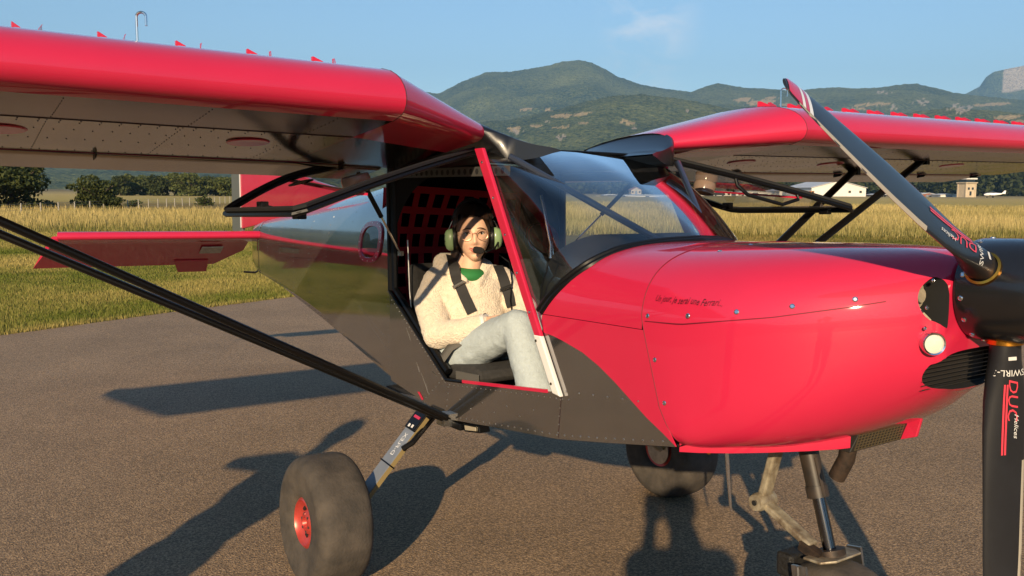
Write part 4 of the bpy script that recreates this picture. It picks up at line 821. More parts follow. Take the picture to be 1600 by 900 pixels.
def wing(s):
    w = empty('wing', (0, 0, 0), parent=AC)
    w['label'] = 'near wing of red paint with bare metal underside' if s < 0 else 'far wing of red paint with bare metal underside'
    def strip(prof, ys): return [[Vector((*[wing_pt(x, z, ya)[0]], s * ya, wing_pt(x, z, ya)[1])) for ya in ys] for x, z in prof]
    yo = [YB + .001, 1.5, 2.1, 2.7, 3.3, 3.9, YT]
    m = MB(); m.grid(strip(BP[::-1] + TP[1:], yo)); m.build('upper_skin', RED, w, angle=50)
    yi = np.linspace(YR, YB, 6)
    m = MB(); m.grid(strip(BP[::-1] + TP[1:], yi)); m.build('root_skin', RED, w, angle=50)
    m = MB(); m.grid(strip([(x, z) for x, z in BN], yi)); m.build('root_skin', RED, w, angle=50)
    m = MB(); m.grid(strip(BN, yo)); m.build('nose_underskin', NOSE_ALU, w)
    m = MB(); m.grid(strip(BM, yo)); lo_ = m.build('lower_skin', ALU, w); m = MB(); m.grid(strip(BM, yi)); m.build('lower_skin', mat('dark_root_skin', (.12, .105, .10), .16, metal=1.0, bump=.04, bscale=4), w)
    # tip
    tipx = [(.78, .0), (.66, .10), (.4, .16), (.0, .19), (-.24, .21)]
    L0 = [Vector((wing_pt(x, z, YT)[0], s * YT, wing_pt(x, z, YT)[1])) for x, z in BM[::-1] + BN[-2::-1] + BP[-2::-1] + TP[1:-1]]
    L1 = [Vector((p.x * .97 + .0, s * (YT + .10 + .10 * (1 - (p.x + .3) / 1.1)), p.z * .55 + .45 * 1.93)) for p in L0]
    m = MB(); m.grid([L0, L1], closed=True); k0 = len(L0); m.f.append(tuple(range(k0, 2 * k0))); m.mi.append(0); m.build('wing_tip', RED, w, angle=50)
    # seams and rivet rows underneath
    def under(x, ya, off=.0015):
        z = interp(x, [q[0] for q in (BP + BN[1:] + BM[1:])][::-1], [q[1] for q in (BP + BN[1:] + BM[1:])][::-1]); x2, z2 = wing_pt(x, z, ya); return Vector((x2, s * ya, z2 - off))
    m = MB(); m.tube([under(.385, ya, .0005) for ya in (YB, 2, 3, YT)], .0022, 5); m.build('skin_seam', SEAM, w)
    rv = MB()
    def rb_(x, ya, r=.0025): rv.lathe([(r, 0), (0, -.002)], under(x, ya, .0004), (0, 0, 1), 5)
    for ya in np.arange(1.15, 4.6, .38):
        for x in np.arange(-.2, .36, .04): rb_(x, ya + .02 * (x - .1))
        for x in np.arange(.41, .70, .033): rb_(x, ya, .0024)
    for x in (.36, .33, .2, .04, -.19):
        for ya in np.arange(1.0, 4.6, .055): rb_(x + (.012 if int(ya / .055) % 2 and x == .2 else 0), ya, .003)
    tag(rv.build('rivets', DARKRIV, w, smooth=False), kind='stuff')
    rp = MB()
    p0_ = under(.0, YB); rp.tube([Vector((wing_pt(x, z, YB)[0], s * (YB), wing_pt(x, z, YB)[1])) * 1.0 for x, z in BP[::-1] + TP[1:9]], .0012, 5); rp.build('skin_seam', SEAM, w)
    # red inspection covers
    for x, ya in ((.17, 1.27), (.16, 2.02), (.2, 3.2)):
        q = MB(); p = under(x, ya); q.lathe([(.075, .0), (.07, -.004), (0, -.004)], p, (-.085, 0, 1), 24); q.build('inspection_cover', RED, w)
    # vortex generators
    vm = MB(); vm.box((0, 0, .001), (.06, .062, .002))
    for q in (-1, 1):
        vm.prism([(-.030, q * .031 + q * .006, 0), (.030, q * .028 - q * .006, 0), (.034, q * .028 - q * .006, .014), (-.012, q * .031 + q * .006, .036), (-.028, q * .031 + q * .006, .036)], (0, .0018, 0))
    vme = vm.mesh('vortex_generator', RED, smooth=False)
    for k in range(17):
        ya = 1.102 + .2153 * k
        if ya > YT - .05: break
        x2, z2 = wing_pt(.47, 1.9695, ya); o = link('vortex_generator', vme, w); o.location = (x2, s * ya, z2)
    # fuel vent cane
    yv = 1.655 if s < 0 else 1.36; x2, z2 = wing_pt(.34, 1.967, yv); m = MB()
    m.tube([(x2, s * yv, z2 - .01), (x2, s * yv, z2 + .118)] + [(x2 + .009 - .009 * cos(a), s * yv + .012 - .012 * cos(a), z2 + .118 + .013 * sin(a)) for a in np.linspace(.3, pi, 8)] + [(x2 + .018, s * yv + .024, z2 + .090)], .0042 if s < 0 else .003, 8); m.build('fuel_vent', CHROME, w)
    # flaperon
    FL = [(-.247, 1.703), (-.252, 1.715), (-.29, 1.722), (-.38, 1.712), (-.545, 1.662), (-.38, 1.681), (-.29, 1.692), (-.253, 1.697)]
    def flp(x, z, ya): 
        dz = .0145 * (max(ya, YB) - 2); 
        if ya < YB: dz -= (YB - ya) * .03
        return Vector((x, s * ya, z + dz))
    fy = [.56, YB, 1.8, 2.7, 3.6, 4.42]; rows = [[flp(x, z, ya) for x, z in FL] for ya in fy]
    m = MB(); m.grid(rows, closed=True); m.f += [tuple(range(8)), tuple(range(40, 48))]; m.mi += [0, 0]; m.build('flaperon', ALU, w, angle=50)
    for ya in (.75, 1.7, 2.65, 3.6, 4.3): q = MB(); q.prism([flp(-.20, 1.706, ya), flp(-.27, 1.70, ya), flp(-.27, 1.682, ya), flp(-.22, 1.688, ya)], (0, .004, 0)); q.build('hinge_bracket', BLACK, w, smooth=False)
    # black root fairing down to the cabin roof
    prof = [(x, z) for x, z in (BM[::-1] + BN[-2::-1] + BP[-2::-1] + TP[1:])]; L0 = []
    for x, z in prof: a, b = wing_pt(x, z, YR + .012); L0.append(Vector((a, s * (YR + .012), b)))
    rows = []
    for k in range(9):
        t_ = k / 8; row = []
        for p in L0:
            xt = p.x * (1 - .10 * t_) + .10 * t_ * max(0, (p.x) / .47) * 1.6; y = s * lerp(YR + .012, .235, t_)
            yy = abs(y); roof = interp(yy, [0, .2, .4, .478], [1.718, 1.716, 1.708, 1.692]) + (.004 if k < 8 else -.004)
            low_ = p.z < 1.776; g_ = (1 - t_) ** 1.55
            row.append(Vector((p.x + (.035 * min(1, t_ * 5) + .10 * t_) * max(0, (p.x + .1) / .57), y, lerp(lerp(p.z, 1.668, min(1, t_ * 4)), roof - .006, t_ ** 3) if low_ else roof + (p.z - roof) * g_)))
        rows.append(row)
    m = MB(); m.grid(rows, closed=True); m.build('root_fairing', CARBON, w, angle=60)
    # lift struts
    for E_, B0 in (((.345, 2.63, 1.772), (.215, .505, .648)), ((-.105, 2.63, 1.730), (.175, .505, .640))):
        a, b = Vector((B0[0], s * B0[1], B0[2])), Vector((E_[0], s * E_[1], E_[2])); m = MB(); m.tube([a, b], .0225, 14, ell=(.62, 1.35), up=(0, 0, 1)); so = m.build('lift_strut', BLACK, w)
        q = MB(); q.box(tuple(b + Vector((0, 0, -.005))), (.07, .03, .05)); q.build('strut_fitting', BLACK, so, smooth=False)
        q = MB(); q.box(tuple(a + Vector((0, 0, -.002))), (.06, .03, .05)); q.build('strut_fitting', STEEL, so, smooth=False)
    return w
wing(-1); wing(1)
# ---------- tail
def stab(s):
    r_ = empty('tailplane', (0, 0, 0), parent=AC)
    P_ = [(-3.255, 1.318), (-3.262, 1.338), (-3.285, 1.350), (-3.33, 1.352), (-3.48, 1.322), (-3.48, 1.268), (-3.33, 1.286), (-3.275, 1.296), (-3.258, 1.306)]
    rows = [[Vector((x, s * y, z + .012 * y)) for x, z in P_] for y in (.06, 1.25)] + [[Vector((x - .02, s * (1.40 + (-.30 - (x + 3.255)) * -.25), z + .017)) for x, z in P_]]
    m = MB(); m.grid(rows, closed=True); m.f.append(tuple(range(18, 27))); m.mi.append(0); m.build('stabiliser', RED, r_, angle=50)
    E_ = [(-3.485, 1.300), (-3.50, 1.318), (-3.54, 1.305), (-3.86, 1.082), (-3.53, 1.258), (-3.50, 1.268)]
    rows = [[Vector((x if y > .2 else x * .45 + .55 * -3.485, s * y, (z if y > .2 else z * .45 + .55 * 1.29) + .012 * y)) for x, z in E_] for y in (.12, .30, 1.40)] + [[Vector((x, s * (1.47 + .10 * (-3.485 - x) / .37), z + .017)) for x, z in E_]]
    m = MB(); m.grid(rows, closed=True); m.f += [tuple(range(6)), tuple(range(18, 24))]; m.mi += [0, 0]; m.build('elevator', RED, r_, angle=40)
    m = MB(); m.prism([(-3.78, s * .36, 1.118), (-3.78, s * .62, 1.122), (-3.93, s * .56, 1.028), (-3.93, s * .34, 1.024)], (0, 0, .008)); m.build('trim_tab', RED, r_, smooth=False)
    m = MB(); m.prism([(-3.57, s * .30, 1.232), (-3.57, s * .46, 1.234), (-3.66, s * .46, 1.185), (-3.66, s * .30, 1.183)], (0, 0, -.004)); m.build('inspection_cover', STEEL, r_, smooth=False)
stab(-1); stab(1)
m = MB(); m.prism([(-1.55, -.018, 1.57), (-3.55, -.018, 1.40), (-4.02, -.018, 1.36), (-4.00, -.018, 2.30), (-3.72, -.018, 2.36), (-3.15, -.018, 1.86), (-2.4, -.018, 1.70)], (0, .036, 0)); fin = m.build('fin', RED, AC, smooth=False, bevel=.008)
m = MB(); m.prism([(-4.025, -.014, 1.30), (-4.29, -.014, 1.34), (-4.25, -.014, 2.28), (-4.005, -.014, 2.30)], (0, .028, 0)); m.build('rudder', mat('grey_green_rudder', (.10, .11, .10), .5), AC, smooth=False, bevel=.006)
m = MB(); m.bar((-4.018, -.022, 1.37), (-3.998, -.022, 2.28), .004, .02, up=(1, 0, 0)); m.build('pinstripe', WHITE, fin, smooth=False)
m = MB(); m.tube([(-3.48, -.04, 1.05), (-3.60, -.05, 1.02), (-3.66, -.12, 1.025)], .008, 8); m.build('tail_skid', BLACK, AC)
# ---------- doors, swung up under the wings
def door(s):
    dr = empty('door', (0, 0, 0), parent=AC); ph = radians(15.0); L_ = .862
    XR = [(0, -.29), (.20, -.295), (.36, -.285), (.50, -.22), (.66, -.10), (.862, .055)]; XF = [(0, .425), (.862, .80)]
    def dp(d, f_, off=0.0):
        xr, xf = interp(d, [q[0] for q in XR], [q[1] for q in XR]), interp(d, [q[0] for q in XF], [q[1] for q in XF]); x = lerp(xr, xf, f_); bul = (.008 + .038 * (1 - f_)) * sin(pi * min(1, d / L_)) + off
        return Vector((x, s * (.50 + d * cos(ph) + bul * sin(ph)), 1.70 - d * sin(ph) + bul * cos(ph)))
    m = MB(); m.grid([[dp(d, f_, .004) for f_ in np.linspace(0, 1, 14)] for d in np.linspace(.03, L_, 16)]); m.build('door_pane', DOORGLASS, dr, angle=0)
    per = [dp(d, 1) for d in np.linspace(0, L_ - .03, 14)] + [dp(L_, .965)] + [dp(L_, f_) for f_ in np.linspace(.9, .08, 10)] + [dp(L_ - .01, .02)] + [dp(d, 0) for d in np.linspace(L_ - .05, 0, 14)]
    m = MB(); m.tube(per, .0105, 8, ell=(.9, 1.3)); m.build('door_frame', BLACK, dr)
    m = MB(); m.tube([p + Vector((0, 0, .016)) for p in per], .008, 6); m.build('door_seal', MATTE, dr)
    a, b = dp(.47, .0, -.010), dp(.60, 1.0, -.014); m = MB(); m.bar(a, b, .036, .008); br = m.build('door_brace', RED, dr, smooth=False)
    for k in range(9): q = MB(); p = lerp(a, b, .08 + k * .105); q.lathe([(.004, 0), (0, -.003)], p - Vector((0, 0, .0045)), (0, 0, 1), 6); q.build('rivet', RIVET, br)
    pv = dp(.42, .60, -.01); nv_ = Vector((0, s * sin(ph), cos(ph)))
    q = MB(); q.lathe([(.050, .012), (.054, -.004), (.050, -.040), (.041, -.040), (.040, .0)], pv, -nv_ * -1, 28); q.build('air_vent', mat('clear_amber_plastic', (.45, .33, .27), .15, coat=.6), dr)
    pv = dp(.52, .22, 0); q = MB(); q.lathe([(.048, -.006), (.05, 0), (.034, .003), (.032, -.006)], pv, nv_, 24); q.build('vent_ring', BLACK, dr)
    lp = dp(.74, .22, -.02); q = MB(); q.box(tuple(lp), (.05, .03, .035)); q.tube([lp, lp + Vector((.0, s * -.05, -.01))], .009, 8); q.build('door_latch', BLACK, dr, smooth=False, bevel=.004)
    q = MB(); q.box(tuple(dp(L_ - .05, .86, -.02)), (.05, .03, .025)); q.build('door_catch', BLACK, dr, smooth=False, bevel=.004)
    h0, h1 = dp(.30, 1), dp(.58, 1); dn = Vector((0, 0, -.06)) + Vector((.02, 0, 0))
    if s > 0:
        q = MB(); q.tube([h0, h0 + dn * .6, h0.lerp(h1, .14) + dn * 1.15, h0.lerp(h1, .7) + dn * 1.2, h1 + dn * .45, h1], .0085, 10); q.build('grab_handle', BLACK, dr)
    gs = dp(.26, .28, -.02); ge = Vector((-.24, s * .475, 1.30))
    q = MB(); q.tube([gs, gs.lerp(ge, .52)], .0105, 10); gq = q.build('gas_spring', BLACK, dr); q = MB(); q.tube([gs.lerp(ge, .5), ge], .0045, 8); q.build('piston_rod', CHROME, gq)
    q = MB(); q.box(tuple(ge), (.03, .015, .02)); q.build('spring_bracket', STEEL, gq, smooth=False)
door(-1); door(1)
# ---------- main gear
LEG = mat('blue_grey_gear_spring', (.23, .25, .28), .4, metal=.25, var=.1, vscale=6); LEGY = mat('ochre_gear_edge', (.23, .17, .07), .6); RIMM = mat('red_anodised_rim', (.60, .075, .06), .35, metal=.5, var=.1, vscale=20)
def tyre_prof(R_, W_, rr):
    n = 40; out_ = [(rr, -W_ * .36)]
    for k in range(n + 1):
        a = -pi / 2 + pi * k / n; sx = sin(a); out_.append((rr + .012 + (R_ - rr - .012) * max(0, cos(a)) ** .50, W_ / 2 * (1 if sx >= 0 else -1) * abs(sx) ** .44 * (.86 + .14 * min(1, cos(a) * 2.2))))
    return out_ + [(rr, W_ * .36)]
def wheel(name, c, R_, W_, rr, parent, axis=(0, 1, 0), rim=None):
    w = empty(name, (0, 0, 0), parent=parent); m = MB(); m.lathe(tyre_prof(R_, W_, rr), c, axis, 56); m.build('tyre', RUBBER, w, angle=60)
    m = MB(); m.lathe([(rr + .004, -W_ * .36), (rr - .008, -W_ * .40), (rr - .016, -W_ * .34), (rr * .55, -W_ * .27), (rr * .42, -W_ * .34), (rr * .25, -W_ * .36), (rr * .18, -W_ * .30), (0, -W_ * .30)], c, axis, 40)
    m.lathe([(0, W_ * .30), (rr * .42, W_ * .34), (rr * .55, W_ * .27), (rr - .016, W_ * .34), (rr + .004, W_ * .36)], c, axis, 40); m.build('rim', rim or RIMM, w, angle=40)
    ax = Vector(axis).normalized(); a = Vector((0, 0, 1)); b = ax.cross(a).normalized(); a = b.cross(ax)
    for k in range(6):
        t_ = 2 * pi * k / 6 + .3; p = Vector(c) + (a * cos(t_) + b * sin(t_)) * rr * .66 - ax * W_ * .30; q = MB(); q.lathe([(rr * .13, .012), (rr * .13, -.001), (0, -.001)], p, ax, 12); q.build('rim_hole', MATTE, w)
        p = Vector(c) + (a * cos(t_ + .5) + b * sin(t_ + .5)) * rr * .36 - ax * W_ * .335; q = MB(); q.lathe([(.006, .006), (.006, -.006), (0, -.006)], p, ax, 6); q.build('rim_bolt', STEEL, w)
    return w
for s in (-1, 1):
    wheel('main_wheel', (.0, s * .955, .259), .262, .235, .098, AC, axis=(.0, -s, -.03 if s < 0 else .03))
    L0 = [(.52, .585, .03, .044), (.66, .485, .03, .044), (.80, .340, .03, .042), (.855, .285, .03, .04)]
    a, b = Vector((.06, s * .54, .632)), Vector((.02, s * .86, .262)); m = MB(); m.bar(a, b, .088, .020, up=(0, s * .76, .65)); lg = m.build('gear_leg', LEG, AC, smooth=False, bevel=.004)
    d = (b - a).normalized(); up = Vector((0, s * .76, .65)); xx = d.cross(up).normalized()
    m = MB(); m.bar(a + Vector((.0455, 0, 0)), b + Vector((.0455, 0, 0)), .004, .018, up=up); m.build('leg_edge', LEGY, lg, smooth=False)
    m = MB(); m.bar(a - d * .03, a + d * .075, .094, .034, up=up); bt = m.build('leg_boot', BLACK, lg, smooth=False, bevel=.006)
    m = MB(); m.bar(a + d * .01 + up * .0178, a + d * .022 + up * .0178, .05, .002, up=up); m.build('boot_tape', RED, bt, smooth=False)
    for k in (-1, 1): q = MB(); q.bar(a + d * .052 + up * .0178 + Vector((.014 * k, 0, 0)), a + d * .066 + up * .0178 + Vector((.014 * k, 0, 0)), .012, .002, up=up); q.build('boot_mark', WHITE, bt, smooth=False)
    m = MB(); cpt = a.lerp(b, .48); m.bar(cpt, cpt + d * .006, .096, .026, up=up); m.build('cable_tie', BLACK, lg, smooth=False)
    if s < 0:
        p0 = a.lerp(b, .30) + up * .0105; lettering('lettering', "D-FLEX", .034, WHITE, lg, lambda x, y: p0 - d * x + Vector((1, 0, 0)) * (y - .012))
    m = MB(); m.tube([(.03, s * .80, .32), (.03, s * .88, .259)], .03, 12); m.lathe([(.0, 0), (.075, 0), (.075, .008), (0, .008)], (.02, s * .845, .259), (0, s, 0), 24); m.build('axle_and_brake', STEEL, lg)
    m = MB(); m.tube([(.08, s * .50, .625), (.12, s * .62, .545), (.10, s * .655, .52)], .012, 8); m.build('gear_bracket', BLACK, AC)
    m = MB(); m.box((.24, s * .47, .628), (.13, .07, .028)); m.build('strut_anchor', BLACK, AC, smooth=False, bevel=.004)
    m = MB(); m.prism([(.30, s * .49, .642), (.42, s * .49, .655), (.43, s * .49, .628), (.315, s * .49, .612)], (0, -s * .05, 0)); sl = m.build('marker_lamp', BLACK, AC, smooth=False, bevel=.003)
    m = MB(); m.prism([(.325, s * .492, .640), (.405, s * .492, .648), (.41, s * .492, .634), (.33, s * .492, .622)], (0, s * .003, 0)); m.build('lamp_lens', mat('clear_led_lens', (.75, .66, .48), .2, metal=.6), sl, smooth=False)
# small wear marks on the charcoal side
SCR = mat('bare_scratch', (.75, .73, .70), .35, metal=.8)
for (x0, z0), (x1, z1), w in (((-.02, .80), (.045, .715), .006), ((-.15, .98), (-.11, .925), .004), ((-.06, .84), (-.035, .80), .003)):
    m = MB(); m.prism([(x0, -.5003, z0), (lerp(x0, x1, .5) + w, -.5003, lerp(z0, z1, .5)), (x1, -.5003, z1), (lerp(x0, x1, .5) - w * .3, -.5003, lerp(z0, z1, .45))], (0, -.0004, 0)); m.build('scratch', SCR, AC, smooth=False)
m = MB(); m.prism([(-.055, -.5003, .712), (-.035, -.5003, .715), (.0, -.5003, .688), (-.015, -.5003, .682)], (0, -.0004, 0)); m.build('red_tape', RED, AC, smooth=False)
m = MB(); m.tube([(1.31, -.10, .80), (1.345, -.10, .505)], [.009, .004], 8); m.build('drain_rod', CHROME, AC)
for x, y, l in ((1.26, -.12, .07), (1.22, -.16, .05)): m = MB(); m.tube([(x, y, .78), (x + .004, y, .72 - l * .6)], .006, 8); m.build('drain_pipe', GOLD if l > .06 else STEEL, AC)
# ---------- nose gear
ng = empty('nose_gear', (0, 0, 0), parent=AC); tp, bt_ = Vector((1.545, 0, .80)), Vector((1.655, 0, .425))
m = MB(); m.tube([tp, tp.lerp(bt_, .50)], [.031, .029], 18); m.tube([tp.lerp(bt_, .05), tp.lerp(bt_, .12)], .038, 18); m.tube([tp.lerp(bt_, .44), tp.lerp(bt_, .53)], .033, 18); m.tube([tp.lerp(bt_, .2) + Vector((.03, -.01, 0)), tp.lerp(bt_, .5) + Vector((.032, -.01, 0))], .006, 8); m.build('strut_cylinder', mat('black_worn_strut', (.02, .017, .015), .45, col2=(.05, .035, .025), vscale=20), ng)
m = MB(); m.tube([tp.lerp(bt_, .5), bt_], .0195, 16); m.build('strut_piston', mat('dark_chrome', (.16, .16, .17), .18, metal=1.0), ng)
k0, kn, k1 = Vector((1.47, -.03, .735)), Vector((1.418, -.03, .545)), Vector((1.61, -.03, .455))
m = MB(); m.bar(k0, kn, .045, .026, up=(1, 0, 0)); m.build('torque_link', DIRTY, ng, smooth=False, bevel=.006); m = MB(); m.bar(kn, k1, .045, .024, up=(0, 0, 1)); m.build('torque_link', DIRTY, ng, smooth=False, bevel=.006)
m = MB(); m.lathe([(0, -.04), (.026, -.04), (.030, -.03), (.030, .03), (.026, .04), (0, .04)], kn, (0, 1, 0), 20); m.lathe([(.010, -.044), (0, -.044)], kn, (0, 1, 0), 12); m.build('link_pivot', DIRTY, ng)
m = MB(); m.lathe([(0, -.045), (.009, -.045), (.009, -.03)], kn, (0, 1, 0), 12); m.build('pivot_bolt', MATTE, ng)
m = MB(); m.lathe([(0, 0), (.045, 0), (.045, .03), (0, .03)], tp.lerp(bt_, .93), (bt_ - tp), 20); m.bar((1.58, -.045, .455), (1.65, -.045, .435), .03, .03); m.build('strut_collar', RUST, ng)
m = MB(); m.prism([(1.615, -.085, .427), (1.68, -.09, .432), (1.715, -.06, .442), (1.715, .06, .442), (1.68, .09, .432), (1.615, .085, .427)], (0, 0, .008)); m.build('fork_plate', DIRTY, ng, smooth=False, bevel=.003)
for s in (-1, 1): m = MB(); m.bar((1.64, s * .135, .428), (1.68, s * .135, .185), .05, .010, up=(0, s, 0)); m.build('fork_arm', STEEL, ng, smooth=False)
m = MB(); m.box((1.545, -.03, .385), (.06, .11, .075)); m.build('mud_scraper', mat('grimy_black_box', (.012, .011, .010), .6, bump=.6, bscale=60), ng, smooth=False, bevel=.01)
m = MB(); m.tube([(1.645, -.15, .43), (1.655, -.15, .30), (1.68, -.15, .18)], .005, 6); m.build('brake_hose', STEEL, ng)
wheel('nose_wheel', (1.685, 0, .186), .232, .19, .09, AC, axis=(0, 1, 0), rim=STEEL)
# ---------- propeller
PC = Vector((2.135, 0, 1.275)); pr = empty('propeller', (0, 0, 0), parent=AC)
m = MB(); m.lathe([(0, -.065), (.128, -.065), (.130, -.055), (.130, .03), (.127, .09), (.116, .15), (.096, .205), (.066, .25), (.035, .275), (0, .285)], PC, (1, 0, 0), 56); sp_ = m.build('spinner', mat('black_carbon_spinner', (.010, .010, .011), .24, coat=.5, bump=.05, bscale=200), pr, angle=50)
for k in range(14):
    a = 2 * pi * k / 14 + .12; n = Vector((0, cos(a), sin(a))); screw(sp_, PC + Vector((-.045, 0, 0)) + n * .130, n, .0055)
BLADE = mat('charcoal_blade_composite', (.014, .015, .018), .4, coat=.25, var=.2, vscale=5); EDGEM = mat('bare_leading_edge', (.40, .36, .29), .5, metal=.1)
def blade(th, tilt=0):
    ca, sa = cos(radians(th)), sin(radians(th)); rd = Vector((0, ca, sa)); tg = Vector((0, -sa, ca)); fw = Vector((1, 0, 0))
    b = empty('propeller_blade', (0, 0, 0), parent=pr)
    R_ = [.118, .15, .18, .22, .28, .36, .46, .58, .70, .80, .88, .93, .96, .972]; CH = [.036, .036, .038, .045, .053, .057, .057, .055, .052, .047, .040, .033, .025, .014]; TH = [.036, .036, .032, .026, .019, .014, .011, .009, .0075, .0065, .0055, .005, .004, .003]; TW = [52, 50, 46, 41, 35, 30, 27.5, 28, 30.5, 32.5, 34, 34.5, 35, 35]
    def bp(r, q, kk):  # q -1..1 chord, kk +-1 side
        ch, tk, tw = interp(r, R_, CH), interp(r, R_, TH), radians(interp(r, R_, TW)); cdv = tg * cos(tw) + fw * sin(tw); nv_ = fw * cos(tw) - tg * sin(tw)
        return PC + rd * r + cdv * (q * ch) + nv_ * (kk * tk * sqrt(max(0, 1 - q * q)) * (1 - .25 * q))
    rows = []
    for r in R_:
        rows.append([bp(r, cos(a), 1 if sin(a) >= 0 else -1) if abs(sin(a)) > 1e-6 else bp(r, cos(a), 0) for a in np.linspace(0, 2 * pi, 25)[:-1]])
    m = MB(); m.grid(rows, closed=True); m.f.append(tuple(range(24 * 13, 24 * 14))); m.mi.append(0); m.build('blade_body', BLADE, b, angle=60)
    m = MB(); m.lathe([(.036, -.012), (.042, -.012), (.043, .010), (.037, .012)], PC + rd * .124, rd, 32); m.build('blade_collar', GOLD, b)
    # stripes at the tip and metal leading edge, lettering on the front face
    for r0, r1, mm_ in ((.926, .966, RED), (.915, .925, WHITE), (.903, .914, RED), (.890, .902, WHITE)):
        q = MB(); q.grid([[bp(r, c_, 1.0) + fw * .0012 for c_ in np.linspace(-.93, .86, 8)] for r in np.linspace(r0, r1, 6)]); q.build('tip_stripe', mm_, b)
    q = MB(); q.grid([[bp(r, cos(a) * 1.012, 1.05 if sin(a) >= 0 else -1.05) for a in np.linspace(-.62, .62, 9)] for r in np.linspace(.44, .968, 16)]); q.build('leading_edge_guard', EDGEM, b)
    PINK = mat('sticker_red', (.70, .05, .08), .4); SILV = mat('sticker_silver', (.70, .70, .68), .35)
    def front(r, c_): return bp(r, c_, 1.0) + fw * .0016
    lettering('lettering', 'SWIRL-3', .024, SILV, b, lambda x, y: front(.205 + (y - .008), -x / .046))
    lettering('lettering', 'DUC', .052, PINK, b, lambda x, y: front(.275 + x, -.05 + (y) / .07), shear=.2)
    lettering('lettering', 'Helices', .022, SILV, b, lambda x, y: front(.345 + x, .30 + (y) / .07), shear=.4)
    for o_, mm_ in ((-.30, PINK), (-.16, PINK)):
        q = MB(); q.grid([[front(r, o_ + dq) for dq in (0, .09)] for r in np.linspace(.235, .42, 8)]); q.build('sticker_stripe', mm_, b)
    q = MB(); q.grid([[front(r, c_) for c_ in (-.1, .45)] for r in (.163, .172)]); q.build('sticker_plate', SILV, b)
for th in (152.9, 272.9, 32.9): blade(th)
# handwriting on the cowling
INK = mat('dark_red_ink', (.10, .004, .010), .5)
def hand(x, y):
    xx, zz = 1.378 + (x + .175) * .72, 1.220 + y + .0015 * sin(x * 60); 
    return surf(min(xx, 1.95), zz, -1, .0012)[0]
lettering('lettering', 'Un jour, je serai une Ferrari...', .0265, INK, cowl, hand, shear=.45)
# ================================================================== PEOPLE
def remesh(name, prims, voxel, m, parent, origin, smooth_it=4, lump=0.0, lscale=30.0, thin=None):
    """one continuous surface grown round capsules ('c', p, q, r0, r1) and ellipsoids ('e', centre, radii, yaw)"""
    bm = bmesh.new(); O = Vector(origin)
    for pr_ in prims:
        if pr_[0] == 'c':
            p, q, r0, r1 = Vector(pr_[1]), Vector(pr_[2]), pr_[3], pr_[4]; n = max(2, int((q - p).length / (min(r0, r1) * .45)) + 1)
            for k in range(n + 1):
                t_ = k / n; bmesh.ops.create_icosphere(bm, subdivisions=2, radius=lerp(r0, r1, t_), matrix=Matrix.Translation(p.lerp(q, t_) - O))
        else:
            M_ = Matrix.Translation(Vector(pr_[1]) - O) @ Matrix.Rotation(pr_[3] if len(pr_) > 3 else 0, 4, 'Z') @ Matrix.Rotation(pr_[4] if len(pr_) > 4 else 0, 4, 'Y') @ Matrix.Diagonal((*pr_[2], 1))
            bmesh.ops.create_icosphere(bm, subdivisions=3, radius=1, matrix=M_)
    me = bpy.data.meshes.new(name); bm.to_mesh(me); bm.free(); o = link(name, me, parent)
    r = o.modifiers.new('r', 'REMESH'); r.mode = 'VOXEL'; r.voxel_size = voxel; r.use_smooth_shade = True
    sm = o.modifiers.new('s', 'SMOOTH'); sm.factor = .5; sm.iterations = smooth_it
    bake(o); me = o.data
    if lump:
        nr = [v.normal.copy() for v in me.vertices]
        for v, n in zip(me.vertices, nr):
            q = v.co * lscale; v.co += n * lump * (noise.noise(q) + .6 * noise.noise(q * 2.3) + .35 * noise.noise(q * 5))
    me.materials.clear(); me.materials.append(m); me.polygons.foreach_set('use_smooth', [True] * len(me.polygons)); me.update(); return o
SKIN = mat('skin', (.76, .47, .33), .5, var=.05, vscale=30, trans=.12)
HAIR = mat('dark_brown_hair', (.030, .015, .009), .42, var=.35, vscale=60, stretch=(1, 1, .15))
FLEECE = mat('cream_fleece', (.78, .67, .53), .95, var=.10, vscale=55, bump=1.0, bscale=140, sheen=.3)
DENIM = mat('pale_blue_denim', (.43, .50, .53), .9, var=.07, vscale=90, bump=.5, bscale=220, detail=8)
GREEN = mat('green_tshirt', (.02, .18, .045), .8)
STRAP = mat('black_harness_webbing', (.012, .012, .013), .7, bump=.3, bscale=400)
PO = Vector((.02, -.27, .85))
def place(name, p):
    """an empty at an aircraft-frame point with the aircraft's attitude"""
    return empty(name, AC.matrix_basis @ Vector(p), AC.rotation_euler)
AC.matrix_basis  # location and rotation as set above
Rac = AC.rotation_euler.to_matrix(); Tac = Vector((.048, 3.895, 0))
def place(name, p): return empty(name, Rac @ Vector(p) + Tac, AC.rotation_euler)
pilot = place('person', PO)
tag(pilot, 'seated person in cream fleece jacket and pale jeans in the open cabin, facing the camera', 'person')
YW = -.42
